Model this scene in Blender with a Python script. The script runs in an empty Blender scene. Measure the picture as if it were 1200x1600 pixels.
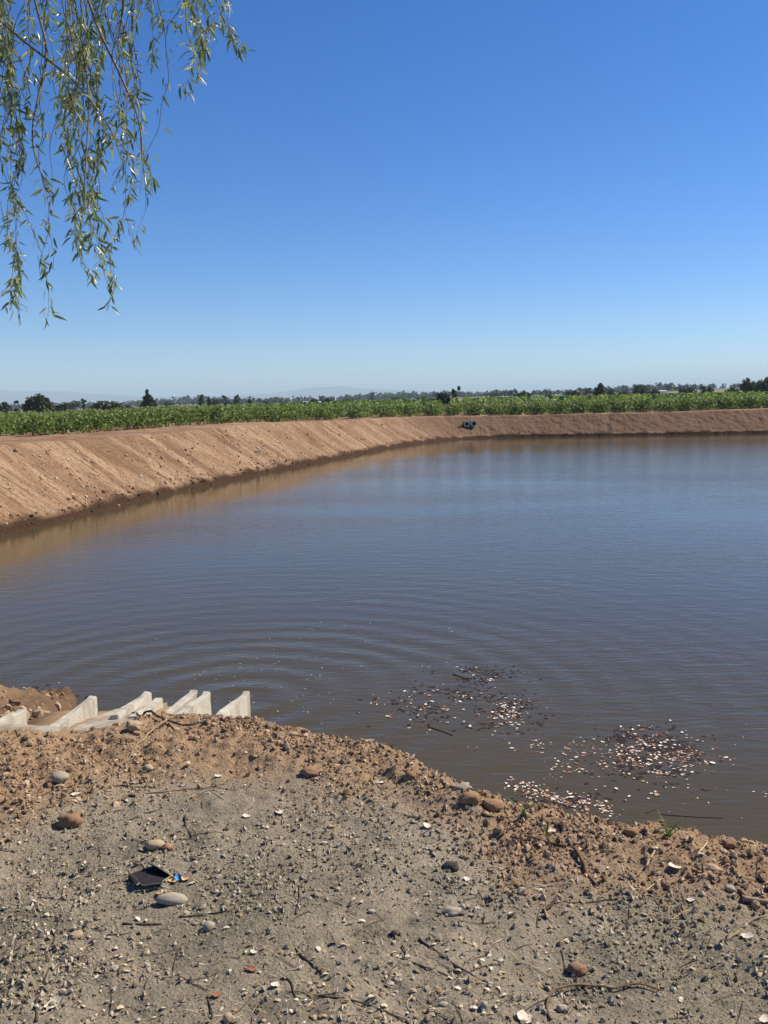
import bpy, math, random
import numpy as np
from mathutils import Vector
R = math.radians
random.seed(7)
rng = np.random.default_rng(11)
scene = bpy.context.scene
col = scene.collection

# ------------------------------------------------------------------ camera, sky, sun, exposure
EYE = 3.3
PITCH, ROLL, FOC = R(7.2), R(0.85), 1383.0
cf = np.array([0, math.cos(PITCH), -math.sin(PITCH)])
_r = np.array([1.0, 0, 0]); _u = np.cross(_r, cf)
cr = _r * math.cos(ROLL) - _u * math.sin(ROLL)
cu = _u * math.cos(ROLL) + _r * math.sin(ROLL)
cam_d = bpy.data.cameras.new('camera'); cam = bpy.data.objects.new('camera', cam_d); col.objects.link(cam)
from mathutils import Matrix
cam.matrix_world = Matrix(((cr[0], cu[0], -cf[0], 0), (cr[1], cu[1], -cf[1], 0), (cr[2], cu[2], -cf[2], EYE), (0, 0, 0, 1)))
cam_d.sensor_fit = 'VERTICAL'; cam_d.sensor_height = 32.0; cam_d.lens = 32.0 * FOC / 1600
cam_d.clip_start = 0.05; cam_d.clip_end = 40000
scene.camera = cam
SUN_EL, SUN_AZ = R(46), R(66)          # azimuth clockwise from +Y (the view direction)
w = bpy.data.worlds.new('World'); scene.world = w; w.use_nodes = True
nt = w.node_tree; bg = nt.nodes['Background']
sky = nt.nodes.new('ShaderNodeTexSky'); sky.sky_type = 'NISHITA'; sky.sun_disc = False
sky.sun_elevation = SUN_EL; sky.sun_rotation = SUN_AZ
sky.air_density = 1.0; sky.dust_density = 0.8; sky.ozone_density = 6.0; sky.altitude = 1500
hs = nt.nodes.new('ShaderNodeHueSaturation'); hs.inputs['Saturation'].default_value = 1.27; hs.inputs['Hue'].default_value = 0.508
nt.links.new(sky.outputs[0], hs.inputs['Color']); nt.links.new(hs.outputs[0], bg.inputs[0]); bg.inputs[1].default_value = 0.092
sd = bpy.data.lights.new('sun', 'SUN'); sd.energy = 5.0; sd.angle = R(0.5); sd.color = (1.0, 0.91, 0.78)
sun = bpy.data.objects.new('sun', sd); col.objects.link(sun)
sdir = Vector((math.cos(SUN_EL) * math.sin(SUN_AZ), math.cos(SUN_EL) * math.cos(SUN_AZ), math.sin(SUN_EL)))
sun.rotation_euler = sdir.to_track_quat('Z', 'Y').to_euler(); sun.location = (30, 10, 40)
scene.view_settings.view_transform = 'Standard'; scene.view_settings.look = 'None'
scene.view_settings.exposure = 0.55; scene.view_settings.gamma = 1.0
scene.render.engine = 'CYCLES'
scene.cycles.use_denoising = True
scene.cycles.max_bounces = 6; scene.cycles.volume_bounces = 0
scene.cycles.caustics_reflective = False; scene.cycles.caustics_refractive = False

# ------------------------------------------------------------------ helpers
def ray(x, y): return cf + cr * (x - 600) / FOC + cu * (800 - y) / FOC
def at(x, y, z):                       # point at height z seen at photo pixel x, y
    d = ray(x, y); t = (z - EYE) / d[2]; return np.array([0, 0, EYE]) + t * d
def at_dist(x, y, Y):                  # point at ground distance Y seen at photo pixel x, y
    d = ray(x, y); return np.array([0, 0, EYE]) + d * (Y / d[1])
def proj(p):
    v = np.asarray(p, float) - np.array([0, 0, EYE]); q = v @ cf
    return 600 + FOC * (v @ cr) / q, 800 - FOC * (v @ cu) / q

def _h(ix, iy, s):
    n = (ix.astype(np.int64) * 374761393 + iy.astype(np.int64) * 668265263 + s * 1442695041) & 0xffffffff
    n = ((n ^ (n >> 13)) * 1274126177) & 0xffffffff
    return ((n ^ (n >> 16)) & 0xffffff) / 0xffffff * 2 - 1
def noise(x, y, s=0):
    x = np.asarray(x, float); y = np.asarray(y, float) + 0 * x
    ix = np.floor(x); iy = np.floor(y); fx = x - ix; fy = y - iy
    u = fx * fx * fx * (fx * (fx * 6 - 15) + 10); v = fy * fy * fy * (fy * (fy * 6 - 15) + 10)
    a = _h(ix, iy, s); b = _h(ix + 1, iy, s); c = _h(ix, iy + 1, s); d = _h(ix + 1, iy + 1, s)
    return (a * (1 - u) + b * u) * (1 - v) + (c * (1 - u) + d * u) * v
def fbm(x, y, s=0, o=4):
    t = 0; a = 1.0; n = 0
    for k in range(o):
        t = t + a * noise(np.asarray(x) * 2 ** k + 17.3 * k, np.asarray(y) * 2 ** k + 5.1 * k, s + k); n += a; a *= 0.5
    return t / n
def sstep(a, b, x):
    t = np.clip((np.asarray(x, float) - a) / (b - a), 0, 1); return t * t * (3 - 2 * t)

def mesh_np(name, V, Fc, smooth=False, attrs=None):
    """V (n,3); Fc (m,k) uniform faces, or a list of such arrays"""
    me = bpy.data.meshes.new(name)
    Fs = Fc if isinstance(Fc, list) else [Fc]
    V = np.ascontiguousarray(V, np.float32)
    me.vertices.add(len(V)); me.vertices.foreach_set('co', V.ravel())
    nl = sum(f.size for f in Fs); nf = sum(len(f) for f in Fs)
    me.loops.add(nl); me.polygons.add(nf)
    me.loops.foreach_set('vertex_index', np.concatenate([f.ravel() for f in Fs]).astype(np.int32))
    tot = np.concatenate([np.full(len(f), f.shape[1]) for f in Fs]); st = np.concatenate([[0], np.cumsum(tot)[:-1]])
    me.polygons.foreach_set('loop_start', st.astype(np.int32))
    me.polygons.foreach_set('use_smooth', np.full(nf, smooth))
    for k, a in (attrs or {}).items():
        at_ = me.attributes.new(k, 'FLOAT', 'POINT'); at_.data.foreach_set('value', np.asarray(a, np.float32))
    me.update(calc_edges=True); me.validate()
    return me
def obj(name, me, m=None, parent=None):
    o = bpy.data.objects.new(name, me); col.objects.link(o)
    if m is not None and me is not None:
        ms = m if isinstance(m, (list, tuple)) else [m]
        if len(me.materials) == 0:
            for q in ms: me.materials.append(q)
    if parent is not None: o.parent = parent
    return o
def tag(o, label=None, cat=None, group=None, kind=None):
    if label: o['label'] = label
    if cat: o['category'] = cat
    if group: o['group'] = group
    if kind: o['kind'] = kind
    return o
def empty(name, loc, label, cat, group=None, rz=0, s=1):
    o = bpy.data.objects.new(name, None); col.objects.link(o); o.location = loc; o.rotation_euler = (0, 0, rz); o.scale = (s, s, s)
    o.empty_display_size = 0.1
    return tag(o, label, cat, group)
def grid_faces(nr, nc):
    i = np.arange(nr * nc).reshape(nr, nc)
    return np.stack([i[:-1, :-1], i[:-1, 1:], i[1:, 1:], i[1:, :-1]], -1).reshape(-1, 4)
def tube(P, rad, sides=6):
    P = np.asarray(P, float); n = len(P); rad = np.broadcast_to(np.asarray(rad, float), (n,))
    T = np.gradient(P, axis=0); T /= np.linalg.norm(T, axis=1)[:, None] + 1e-9
    ref = np.where(np.abs(T[:, 2:3]) > 0.9, np.array([[1.0, 0, 0]]), np.array([[0, 0, 1.0]]))
    A = np.cross(T, ref); A /= np.linalg.norm(A, axis=1)[:, None] + 1e-9; B = np.cross(T, A)
    th = np.linspace(0, 2 * math.pi, sides, endpoint=False)
    V = P[:, None] + rad[:, None, None] * (A[:, None] * np.cos(th)[None, :, None] + B[:, None] * np.sin(th)[None, :, None])
    V = V.reshape(-1, 3); q = []
    for i in range(n - 1):
        for j in range(sides):
            k = (j + 1) % sides; q.append((i * sides + j, i * sides + k, (i + 1) * sides + k, (i + 1) * sides + j))
    V = np.vstack([V, P[:1], P[-1:]]); t = []
    for j in range(sides):
        k = (j + 1) % sides; t.append((n * sides, k, j)); t.append((n * sides + 1, (n - 1) * sides + j, (n - 1) * sides + k))
    return V, np.array(q), np.array(t)
def join(parts):
    """parts: list of (V, quads, tris)"""
    Vs, Q, Tn, o = [], [], [], 0
    for V, q, t in parts:
        Vs.append(V); 
        if len(q): Q.append(q + o)
        if len(t): Tn.append(t + o)
        o += len(V)
    out = []
    if Q: out.append(np.vstack(Q))
    if Tn: out.append(np.vstack(Tn))
    return np.vstack(Vs), out
def chaikin(P, k=2):
    P = np.asarray(P, float)
    for _ in range(k):
        a = P[:-1] * .75 + P[1:] * .25; b = P[:-1] * .25 + P[1:] * .75
        P = np.vstack([P[:1], np.stack([a, b], 1).reshape(-1, P.shape[1]), P[-1:]])
    return P
def rotmats(n, tilt=math.pi):
    """random rotations about z, then tilted by up to tilt"""
    a = rng.uniform(0, 2 * math.pi, n); b = rng.uniform(-tilt, tilt, n); c = rng.uniform(-tilt, tilt, n)
    ca, sa, cb, sb, cc, sc = np.cos(a), np.sin(a), np.cos(b), np.sin(b), np.cos(c), np.sin(c)
    z = np.zeros(n); o = np.ones(n)
    Rz = np.stack([ca, -sa, z, sa, ca, z, z, z, o], 1).reshape(n, 3, 3)
    Rx = np.stack([o, z, z, z, cb, -sb, z, sb, cb], 1).reshape(n, 3, 3)
    Ry = np.stack([cc, z, sc, z, o, z, -sc, z, cc], 1).reshape(n, 3, 3)
    return Rx @ Ry @ Rz
def scatter(base_list, P, S, tilt=math.pi, tone=None):
    """real copies of small base meshes (V,F) at P scaled by S (n,) or (n,3); gives V, faces, tone attribute"""
    n = len(P); S = np.asarray(S, float)
    if S.ndim == 1: S = np.repeat(S[:, None], 3, 1)
    tone = rng.uniform(0, 1, n) if tone is None else tone
    pick = rng.integers(0, len(base_list), n); Vs, Fs, Ts, off = [], [], [], 0
    Rm = rotmats(n, tilt)
    for b, (V0, F0) in enumerate(base_list):
        ix = np.where(pick == b)[0]
        if not len(ix): continue
        V = V0[None] * S[ix][:, None, :]
        V = np.einsum('nij,nkj->nki', Rm[ix], V) + P[ix][:, None, :]
        F = F0[None] + (np.arange(len(ix)) * len(V0))[:, None, None] + off
        Vs.append(V.reshape(-1, 3)); Fs.append(F.reshape(-1, F0.shape[1])); Ts.append(np.repeat(tone[ix], len(V0))); off += len(ix) * len(V0)
    return np.vstack(Vs), np.vstack(Fs), np.concatenate(Ts)

# ------------------------------------------------------------------ materials
class NB:
    def __init__(s, name, rough=0.9, spec=0.2):
        s.m = bpy.data.materials.new(name); s.m.use_nodes = True; s.t = s.m.node_tree; s.b = s.t.nodes['Principled BSDF']
        s.b.inputs['Roughness'].default_value = rough; s.b.inputs['Specular IOR Level'].default_value = spec
        s.co = s.n('ShaderNodeNewGeometry').outputs['Position']
    def n(s, typ, **k):
        q = s.t.nodes.new(typ)
        for a, v in k.items(): setattr(q, a, v)
        return q
    def put(s, sock, v):
        if hasattr(v, 'links'): s.t.links.new(v, sock)
        elif isinstance(v, (tuple, list)) and len(v) == 3 and sock.type == 'RGBA': sock.default_value = (*v, 1)
        else: sock.default_value = v
    def map(s, scale=(1, 1, 1), loc=(0, 0, 0), rot=(0, 0, 0), co=None):
        q = s.n('ShaderNodeMapping'); q.inputs['Scale'].default_value = scale; q.inputs['Location'].default_value = loc; q.inputs['Rotation'].default_value = rot
        s.put(q.inputs['Vector'], co or s.co); return q.outputs[0]
    def noise(s, scale, detail=4, rough=0.55, co=None, dist=0):
        q = s.n('ShaderNodeTexNoise'); q.inputs['Scale'].default_value = scale; q.inputs['Detail'].default_value = detail
        q.inputs['Roughness'].default_value = rough; q.inputs['Distortion'].default_value = dist; s.put(q.inputs['Vector'], co or s.co); return q.outputs['Fac']
    def voro(s, scale, out='Distance', co=None, feature='F1'):
        q = s.n('ShaderNodeTexVoronoi', feature=feature); q.inputs['Scale'].default_value = scale; s.put(q.inputs['Vector'], co or s.co); return q.outputs[out]
    def ramp(s, fac, stops):
        q = s.n('ShaderNodeValToRGB'); e = q.color_ramp.elements
        while len(e) < len(stops): e.new(0.5)
        for k, (p, c) in enumerate(stops):
            e[k].position = p; e[k].color = (*c, 1) if isinstance(c, (tuple, list)) else (c, c, c, 1)
        s.put(q.inputs['Fac'], fac); return q.outputs[0]
    def mix(s, fac, a, b, mode='MIX'):
        q = s.n('ShaderNodeMix', data_type='RGBA', blend_type=mode)
        s.put(q.inputs[0], fac); s.put(q.inputs[6], a); s.put(q.inputs[7], b); return q.outputs[2]
    def math(s, op, a, b=0.0, c=0.0):
        q = s.n('ShaderNodeMath', operation=op); s.put(q.inputs[0], a); s.put(q.inputs[1], b); s.put(q.inputs[2], c); return q.outputs[0]
    def attr(s, name): return s.n('ShaderNodeAttribute', attribute_name=name).outputs['Fac']
    def rand(s): return s.n('ShaderNodeObjectInfo').outputs['Random']
    def island(s): return s.n('ShaderNodeNewGeometry').outputs['Random Per Island']
    def bump(s, h, strength=0.5, dist=0.02, prev=None):
        q = s.n('ShaderNodeBump'); q.inputs['Strength'].default_value = strength; q.inputs['Distance'].default_value = dist
        s.put(q.inputs['Height'], h)
        if prev is not None: s.put(q.inputs['Normal'], prev)
        return q.outputs[0]
    def done(s, color=None, normal=None, rough=None):
        if color is not None: s.put(s.b.inputs['Base Color'], color)
        if normal is not None: s.put(s.b.inputs['Normal'], normal)
        if rough is not None: s.put(s.b.inputs['Roughness'], rough)
        return s.m
def leafmat(name, stops, transl=0.3, rough=0.5, by='island', spec=0.3):
    b = NB(name, rough, spec)
    f = b.island() if by == 'island' else b.attr('tone')
    c = b.ramp(f, stops); b.done(c)
    tr = b.n('ShaderNodeBsdfTranslucent'); b.put(tr.inputs[0], c)
    mx = b.n('ShaderNodeMixShader'); mx.inputs[0].default_value = transl
    b.t.links.new(b.b.outputs[0], mx.inputs[1]); b.t.links.new(tr.outputs[0], mx.inputs[2])
    b.t.links.new(mx.outputs[0], b.t.nodes['Material Output'].inputs[0]); return b.m

# near ground: grey trodden gravel, orange clods towards the crest (attribute soil)
b = NB('ground_soil', 0.95, 0.1)
n1 = b.noise(2.2, 5, 0.6); n2 = b.noise(38, 5, 0.65); n3 = b.noise(160, 3, 0.6)
grey = b.mix(n1, (0.180, 0.150, 0.098), (0.285, 0.242, 0.163))
grey = b.mix(b.ramp(n2, [(0.35, 0.0), (0.68, 1.0)]), grey, (0.300, 0.252, 0.182))
grey = b.mix(b.ramp(n3, [(0.34, 1.0), (0.50, 0.0)]), grey, (0.085, 0.070, 0.050))
brown = b.mix(n2, (0.225, 0.140, 0.078), (0.425, 0.292, 0.175))
brown = b.mix(b.ramp(n3, [(0.30, 1.0), (0.46, 0.0)]), brown, (0.10, 0.058, 0.032))
pat = b.ramp(b.noise(1.1, 5, 0.6, b.map((1, 1, 1), (4, 2, 0))), [(0.40, 0.0), (0.62, 1.0)])
grey = b.mix(b.math('MULTIPLY', pat, 0.75), grey, b.mix(n2, (0.250, 0.205, 0.145), (0.365, 0.308, 0.225)))
grey = b.mix(b.ramp(b.noise(3.2, 5, 0.65, b.map((1, 1, 1), (9, 5, 1))), [(0.50, 0.0), (0.70, 0.7)]), grey, (0.115, 0.100, 0.078))
sm = b.ramp(b.math('ADD', b.attr('soil'), b.math('MULTIPLY_ADD', n2, 0.5, -0.25)), [(0.18, 0.0), (0.85, 1.0)])
c = b.mix(sm, grey, brown)
c = b.mix(b.attr('wet'), c, b.mix(0.72, c, (0.045, 0.022, 0.012)))
nm = b.bump(b.noise(120, 6, 0.7), 0.9, 0.010); nm = b.bump(b.voro(75), 0.5, 0.008, nm)
M_ground = b.done(c, nm)

# excavated bank: orange brown soil with pale streaks running down the slope (attributes along, down)
b = NB('bank_soil', 0.95, 0.05)
cv = b.n('ShaderNodeCombineXYZ'); b.put(cv.inputs[0], b.attr('along')); b.put(cv.inputs[1], b.attr('down'))
st = b.noise(1.0, 6, 0.6, b.map((0.75, 0.24, 1), (0, 0, 0), (0, 0, 0.1), co=cv.outputs[0]), 0.8); st2 = b.noise(1.0, 4, 0.6, b.map((11, 0.5, 1), (0, 0, 0), (0, 0, 0.02), co=cv.outputs[0]))
big = b.noise(0.25, 4, 0.6); fine = b.noise(9, 6, 0.7)
c = b.mix(b.ramp(big, [(0.36, 0.0), (0.62, 1.0)]), (0.178, 0.102, 0.056), (0.310, 0.194, 0.113))
c = b.mix(b.ramp(st, [(0.44, 0.0), (0.60, 0.95)]), c, (0.40, 0.27, 0.165))
c = b.mix(b.ramp(st2, [(0.36, 0.8), (0.49, 0.0)]), c, (0.165, 0.092, 0.052))
c = b.mix(b.ramp(fine, [(0.36, 0.7), (0.5, 0.0)]), c, (0.14, 0.075, 0.042))
c = b.mix(b.ramp(b.voro(7), [(0.0, 0.6), (0.16, 0.0)]), c, (0.47, 0.34, 0.22))
c = b.mix(b.math('MULTIPLY', b.attr('cut'), 0.85), c, b.mix(fine, (0.085, 0.050, 0.032), (0.20, 0.125, 0.080)))  # cut: shade of the far bank painted in as a darker soil colour
c = b.mix(b.attr('wet'), c, (0.060, 0.033, 0.020))
nm = b.bump(fine, 0.8, 0.10); nm = b.bump(st2, 0.5, 0.08, nm)
M_bank = b.done(c, nm)

b = NB('field_soil', 0.95, 0.1)
c = b.mix(b.noise(0.35, 5, 0.6), (0.17, 0.115, 0.066), (0.27, 0.19, 0.115))
far = b.ramp(b.noise(0.006, 3, 0.5, b.map((1, 0.35, 1))), [(0.40, (0.085, 0.105, 0.035)), (0.5, (0.22, 0.19, 0.10)), (0.62, (0.10, 0.12, 0.045))])
M_field = b.done(b.mix(b.attr('far'), c, far), b.bump(b.noise(3, 5), 0.5, 0.1))

# muddy water
b = NB('pond_water', 0.035, 0.26); b.b.inputs['IOR'].default_value = 1.333
sep = b.n('ShaderNodeSeparateXYZ'); b.put(sep.inputs[0], b.co); X, Y = sep.outputs[0], sep.outputs[1]
RC = at(372, 1092, 0)
dx = b.math('SUBTRACT', X, float(RC[0])); dy = b.math('SUBTRACT', Y, float(RC[1]))
rr = b.math('SQRT', b.math('ADD', b.math('MULTIPLY', dx, dx), b.math('MULTIPLY', dy, dy)))
wob = b.noise(0.8, 3)
ph = b.math('ADD', b.math('MULTIPLY', rr, 11.5), b.math('MULTIPLY', wob, 5.0))
amp = b.math('MULTIPLY', b.math('POWER', 2.718, b.math('MULTIPLY', rr, -0.30)), b.math('MULTIPLY_ADD', b.noise(0.55, 2), 1.6, -0.25))
rings = b.math('MULTIPLY', b.math('SINE', ph), amp)
rip = b.noise(1.0, 3, 0.5, b.map((1.3, 4.2, 1), rot=(0, 0, R(-12))), 0.4)
rip2 = b.noise(1.0, 3, 0.55, b.map((5.0, 13.0, 1), rot=(0, 0, R(9))), 0.3)
hgt = b.math('ADD', b.math('MULTIPLY', rings, 0.020), b.math('ADD', b.math('MULTIPLY', rip, 0.015), b.math('MULTIPLY', rip2, 0.0105)))
gust = b.ramp(b.noise(1, 3, 0.5, b.map((0.05, 0.16, 1))), [(0.35, 0.45), (0.65, 1.0)])
q = b.n('ShaderNodeBump'); q.inputs['Distance'].default_value = 1.0; b.put(q.inputs['Height'], hgt); 
def sm1(v, lo, hi):
    mr = b.n('ShaderNodeMapRange', interpolation_type='SMOOTHSTEP'); b.put(mr.inputs['Value'], v); mr.inputs['From Min'].default_value = lo; mr.inputs['From Max'].default_value = hi; return mr.outputs[0]
lee = b.math('MULTIPLY_ADD', b.attr('open'), 0.62, 0.38)   # calm water in the lee of the banks
b.put(q.inputs['Strength'], b.math('MULTIPLY', b.math('MULTIPLY', gust, lee), 0.8))
c = b.mix(b.noise(0.18, 3), (0.054, 0.0425, 0.020), (0.070, 0.055, 0.026))
M_water = b.done(c, q.outputs[0])

b = NB('pale_concrete', 0.9, 0.2)
n1 = b.noise(9, 6, 0.65); n2 = b.noise(60, 4, 0.7)
c = b.mix(n1, (0.36, 0.33, 0.265), (0.52, 0.485, 0.40)); c = b.mix(b.ramp(n2, [(0.3, 0.6), (0.42, 0.0)]), c, (0.25, 0.23, 0.19))
c = b.mix(b.ramp(b.noise(5, 5, 0.7, b.map((1, 1, 0.5), (3, 1, 2))), [(0.47, 0.0), (0.66, 0.8)]), c, (0.23, 0.19, 0.13))
M_conc = b.done(c, b.bump(n2, 0.4, 0.004))
b = NB('dusty_concrete', 0.95, 0.1)
c = b.mix(b.ramp(b.noise(9, 5, 0.65), [(0.4, 0.0), (0.62, 1.0)]), (0.36, 0.33, 0.27), (0.25, 0.19, 0.13))
M_apron = b.done(c, b.bump(b.noise(80, 4), 0.5, 0.006))
def stone_mat(name, stops, by='island', bumps=70):
    b = NB(name, 0.9, 0.15)
    f = b.attr('tone') if by == 'tone' else (b.rand() if by == 'rand' else b.island())
    c = b.ramp(f, stops); c = b.mix(b.math('MULTIPLY', b.noise(90, 4, 0.7), 0.45), c, b.mix(0.5, c, (0.05, 0.04, 0.03)))
    return b.done(c, b.bump(b.noise(bumps, 5, 0.6), 0.4, 0.006))
GREYS = [(0.0, (0.17, 0.140, 0.092)), (0.4, (0.30, 0.248, 0.168)), (0.8, (0.44, 0.37, 0.265)), (1.0, (0.54, 0.465, 0.345))]
BROWNS = [(0.0, (0.15, 0.092, 0.053)), (0.5, (0.30, 0.198, 0.115)), (0.85, (0.42, 0.30, 0.185)), (1.0, (0.52, 0.40, 0.27))]
M_gravel = stone_mat('grey_gravel', GREYS, 'tone'); M_clods = stone_mat('orange_clods', BROWNS, 'tone')
M_bankstone = stone_mat('bank_stones', [(0, (0.34, 0.215, 0.13)), (0.6, (0.45, 0.31, 0.20)), (1, (0.62, 0.50, 0.37))], 'tone', 12)
M_shore = stone_mat('damp_clods', [(0, (0.06, 0.034, 0.020)), (0.7, (0.12, 0.068, 0.040)), (1, (0.30, 0.21, 0.14))], 'tone', 12)
M_pebble = stone_mat('grey_pebble', [(0, (0.20, 0.162, 0.11)), (0.6, (0.32, 0.265, 0.185)), (1, (0.45, 0.38, 0.275))], 'rand')
M_greystone = stone_mat('smooth_grey_stone', [(0, (0.34, 0.285, 0.205)), (1, (0.39, 0.335, 0.25))], 'rand')
M_tanstone = stone_mat('tan_stone', [(0, (0.38, 0.275, 0.165)), (1, (0.46, 0.34, 0.21))], 'rand')
M_clod = stone_mat('clod', [(0, (0.25, 0.145, 0.080)), (1, (0.32, 0.19, 0.105))], 'rand', 110)
M_darkclod = stone_mat('wet_dark_clod', [(0, (0.05, 0.045, 0.036)), (1, (0.08, 0.07, 0.055))], 'rand', 110)
def plain(name, colr, rough=0.85, var=0.35, scale=40, spec=0.2):
    b = NB(name, rough, spec); n = b.noise(scale, 4, 0.65)
    return b.done(b.mix(n, tuple(x * (1 - var) for x in colr), tuple(min(1, x * (1 + var)) for x in colr)), b.bump(n, 0.4, 0.003))
M_bark = plain('twig_bark', (0.075, 0.055, 0.040)); M_drywood = plain('dry_wood', (0.27, 0.20, 0.125)); M_stick = plain('brown_stick', (0.15, 0.095, 0.055))
M_straw = plain('straw', (0.45, 0.35, 0.20)); M_trunk = plain('trunk_bark', (0.10, 0.08, 0.06), scale=6)
M_paleleaf = plain('bleached_leaf', (0.58, 0.50, 0.39), var=0.35); M_yellow = plain('yellow_leaf', (0.70, 0.40, 0.04), var=0.25)
M_tanleaf = plain('tan_leaf', (0.48, 0.33, 0.18), var=0.25); M_redleaf = plain('red_leaf', (0.28, 0.10, 0.055), var=0.3)
M_blue = plain('blue_wrapper', (0.05, 0.27, 0.55), 0.4, 0.3, 60, 0.5); M_dark = plain('dark_card', (0.022, 0.020, 0.020), 0.7, 0.3); M_card = plain('card_edge', (0.52, 0.43, 0.29), 0.9, 0.2)
M_litter = leafmat('litter_bits', [(0, (0.58, 0.46, 0.28)), (0.35, (0.30, 0.19, 0.09)), (0.6, (0.13, 0.085, 0.05)), (0.85, (0.60, 0.50, 0.34)), (1, (0.75, 0.68, 0.55))], 0.1, 0.8, 'tone')
M_float = leafmat('floating_leaves', [(0, (0.62, 0.53, 0.43)), (0.35, (0.82, 0.76, 0.66)), (0.52, (0.42, 0.29, 0.19)), (0.75, (0.26, 0.11, 0.06)), (1, (0.13, 0.055, 0.035))], 0.05, 0.6, 'tone')
M_floatleaf = None
b = NB('floating_leaf', 0.6, 0.3)
M_floatleaf = b.done(b.ramp(b.rand(), [(0, (0.50, 0.40, 0.31)), (0.5, (0.80, 0.73, 0.62)), (0.66, (0.58, 0.42, 0.29)), (0.84, (0.36, 0.17, 0.10)), (1, (0.20, 0.08, 0.045))]))
M_mat = plain('sodden_leaf_mat', (0.024, 0.013, 0.010), 0.6, 0.5, 14, 0.15)
M_vine = leafmat('vine_leaf', [(0, (0.070, 0.120, 0.018)), (0.5, (0.140, 0.205, 0.034)), (0.85, (0.20, 0.27, 0.055)), (1, (0.24, 0.29, 0.08))], 0.42)
M_willow = leafmat('willow_leaf', [(0, (0.10, 0.145, 0.04)), (0.5, (0.19, 0.245, 0.075)), (0.8, (0.31, 0.36, 0.13)), (0.93, (0.46, 0.43, 0.19)), (1, (0.50, 0.37, 0.20))], 0.5, 0.32, spec=0.6)
M_willow1 = leafmat('willow_single_leaf', [(0, (0.11, 0.155, 0.045)), (0.6, (0.19, 0.24, 0.08)), (0.9, (0.32, 0.35, 0.14)), (1, (0.42, 0.34, 0.17))], 0.45, 0.32, 'tone', 0.6)
for nd in M_willow1.node_tree.nodes:
    if nd.type == 'VALTORGB':
        oi = M_willow1.node_tree.nodes.new('ShaderNodeObjectInfo'); M_willow1.node_tree.links.new(oi.outputs['Random'], nd.inputs[0])
M_twig = plain('willow_twig', (0.17, 0.13, 0.075), 0.7, 0.3, 20)
M_tree = {k: leafmat('tree_leaf_' + k, s, 0.2, 0.6) for k, s in {
    'dark': [(0, (0.022, 0.032, 0.012)), (0.6, (0.046, 0.060, 0.022)), (1, (0.085, 0.098, 0.038))],
    'green': [(0, (0.030, 0.048, 0.016)), (0.6, (0.065, 0.092, 0.030)), (1, (0.11, 0.14, 0.05))],
    'brown': [(0, (0.025, 0.022, 0.012)), (0.6, (0.055, 0.045, 0.022)), (1, (0.085, 0.075, 0.036))]}.items()}
M_grass = leafmat('grass_blade', [(0, (0.05, 0.11, 0.02)), (1, (0.12, 0.21, 0.05))], 0.3)
M_dryweed = leafmat('dry_weed', [(0, (0.10, 0.13, 0.03)), (0.5, (0.22, 0.18, 0.07)), (1, (0.33, 0.24, 0.11))], 0.2)
M_white = plain('white_wall', (0.78, 0.78, 0.76), 0.8, 0.05, 2); M_roof = plain('grey_roof', (0.45, 0.45, 0.45), 0.6, 0.1, 2)
M_pipe = plain('weathered_pipe', (0.20, 0.17, 0.13), 0.9, 0.2, 8); M_pipeface = plain('pipe_face', (0.66, 0.57, 0.43), 0.9, 0.15, 8); M_hose = plain('black_pipe', (0.06, 0.04, 0.022), 0.95, 0.3, 8)
b = NB('hill_scrub', 0.95, 0.1); M_hill = b.done(b.mix(b.noise(0.002, 5), (0.08, 0.075, 0.04), (0.16, 0.13, 0.08)))

# ------------------------------------------------------------------ small base meshes
def ico():
    t = (1 + 5 ** .5) / 2
    V = np.array([(-1, t, 0), (1, t, 0), (-1, -t, 0), (1, -t, 0), (0, -1, t), (0, 1, t), (0, -1, -t), (0, 1, -t), (t, 0, -1), (t, 0, 1), (-t, 0, -1), (-t, 0, 1)], float)
    V /= np.linalg.norm(V[0])
    F = np.array([(0, 11, 5), (0, 5, 1), (0, 1, 7), (0, 7, 10), (0, 10, 11), (1, 5, 9), (5, 11, 4), (11, 10, 2), (10, 7, 6), (7, 1, 8), (3, 9, 4), (3, 4, 2), (3, 2, 6), (3, 6, 8), (3, 8, 9), (4, 9, 5), (2, 4, 11), (6, 2, 10), (8, 6, 7), (9, 8, 1)])
    return V, F
def subdiv(V, F):
    V = list(map(tuple, V)); c = {}; out = []
    def mid(a, b):
        k = (min(a, b), max(a, b))
        if k not in c:
            m = np.array(V[a]) + np.array(V[b]); m /= np.linalg.norm(m); V.append(tuple(m)); c[k] = len(V) - 1
        return c[k]
    for a, b_, d in F:
        x, y, z = mid(a, b_), mid(b_, d), mid(d, a); out += [(a, x, z), (b_, y, x), (d, z, y), (x, y, z)]
    return np.array(V), np.array(out)
ICO = ico(); ICO2 = subdiv(*ICO); ICO3 = subdiv(*ICO2)
OCT = (np.array([(1, 0, 0), (-1, 0, 0), (0, 1, 0), (0, -1, 0), (0, 0, 1), (0, 0, -1)], float), np.array([(0, 2, 4), (2, 1, 4), (1, 3, 4), (3, 0, 4), (2, 0, 5), (1, 2, 5), (3, 1, 5), (0, 3, 5)]))
def lumpy(base, amt, sq=(1, 1, 1), seed=0):
    V, F = base; r2 = np.random.default_rng(seed); V = V * (1 + r2.uniform(-amt, amt, (len(V), 1))) + r2.uniform(-amt, amt, V.shape) * 0.4
    return V * np.array(sq), F
CHIPS = [lumpy(OCT, 0.35, (1, r_, h_), 10 + k) for k, (r_, h_) in enumerate([(0.8, 0.6), (0.65, 0.5), (0.9, 0.75), (0.6, 0.45)])]
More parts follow.
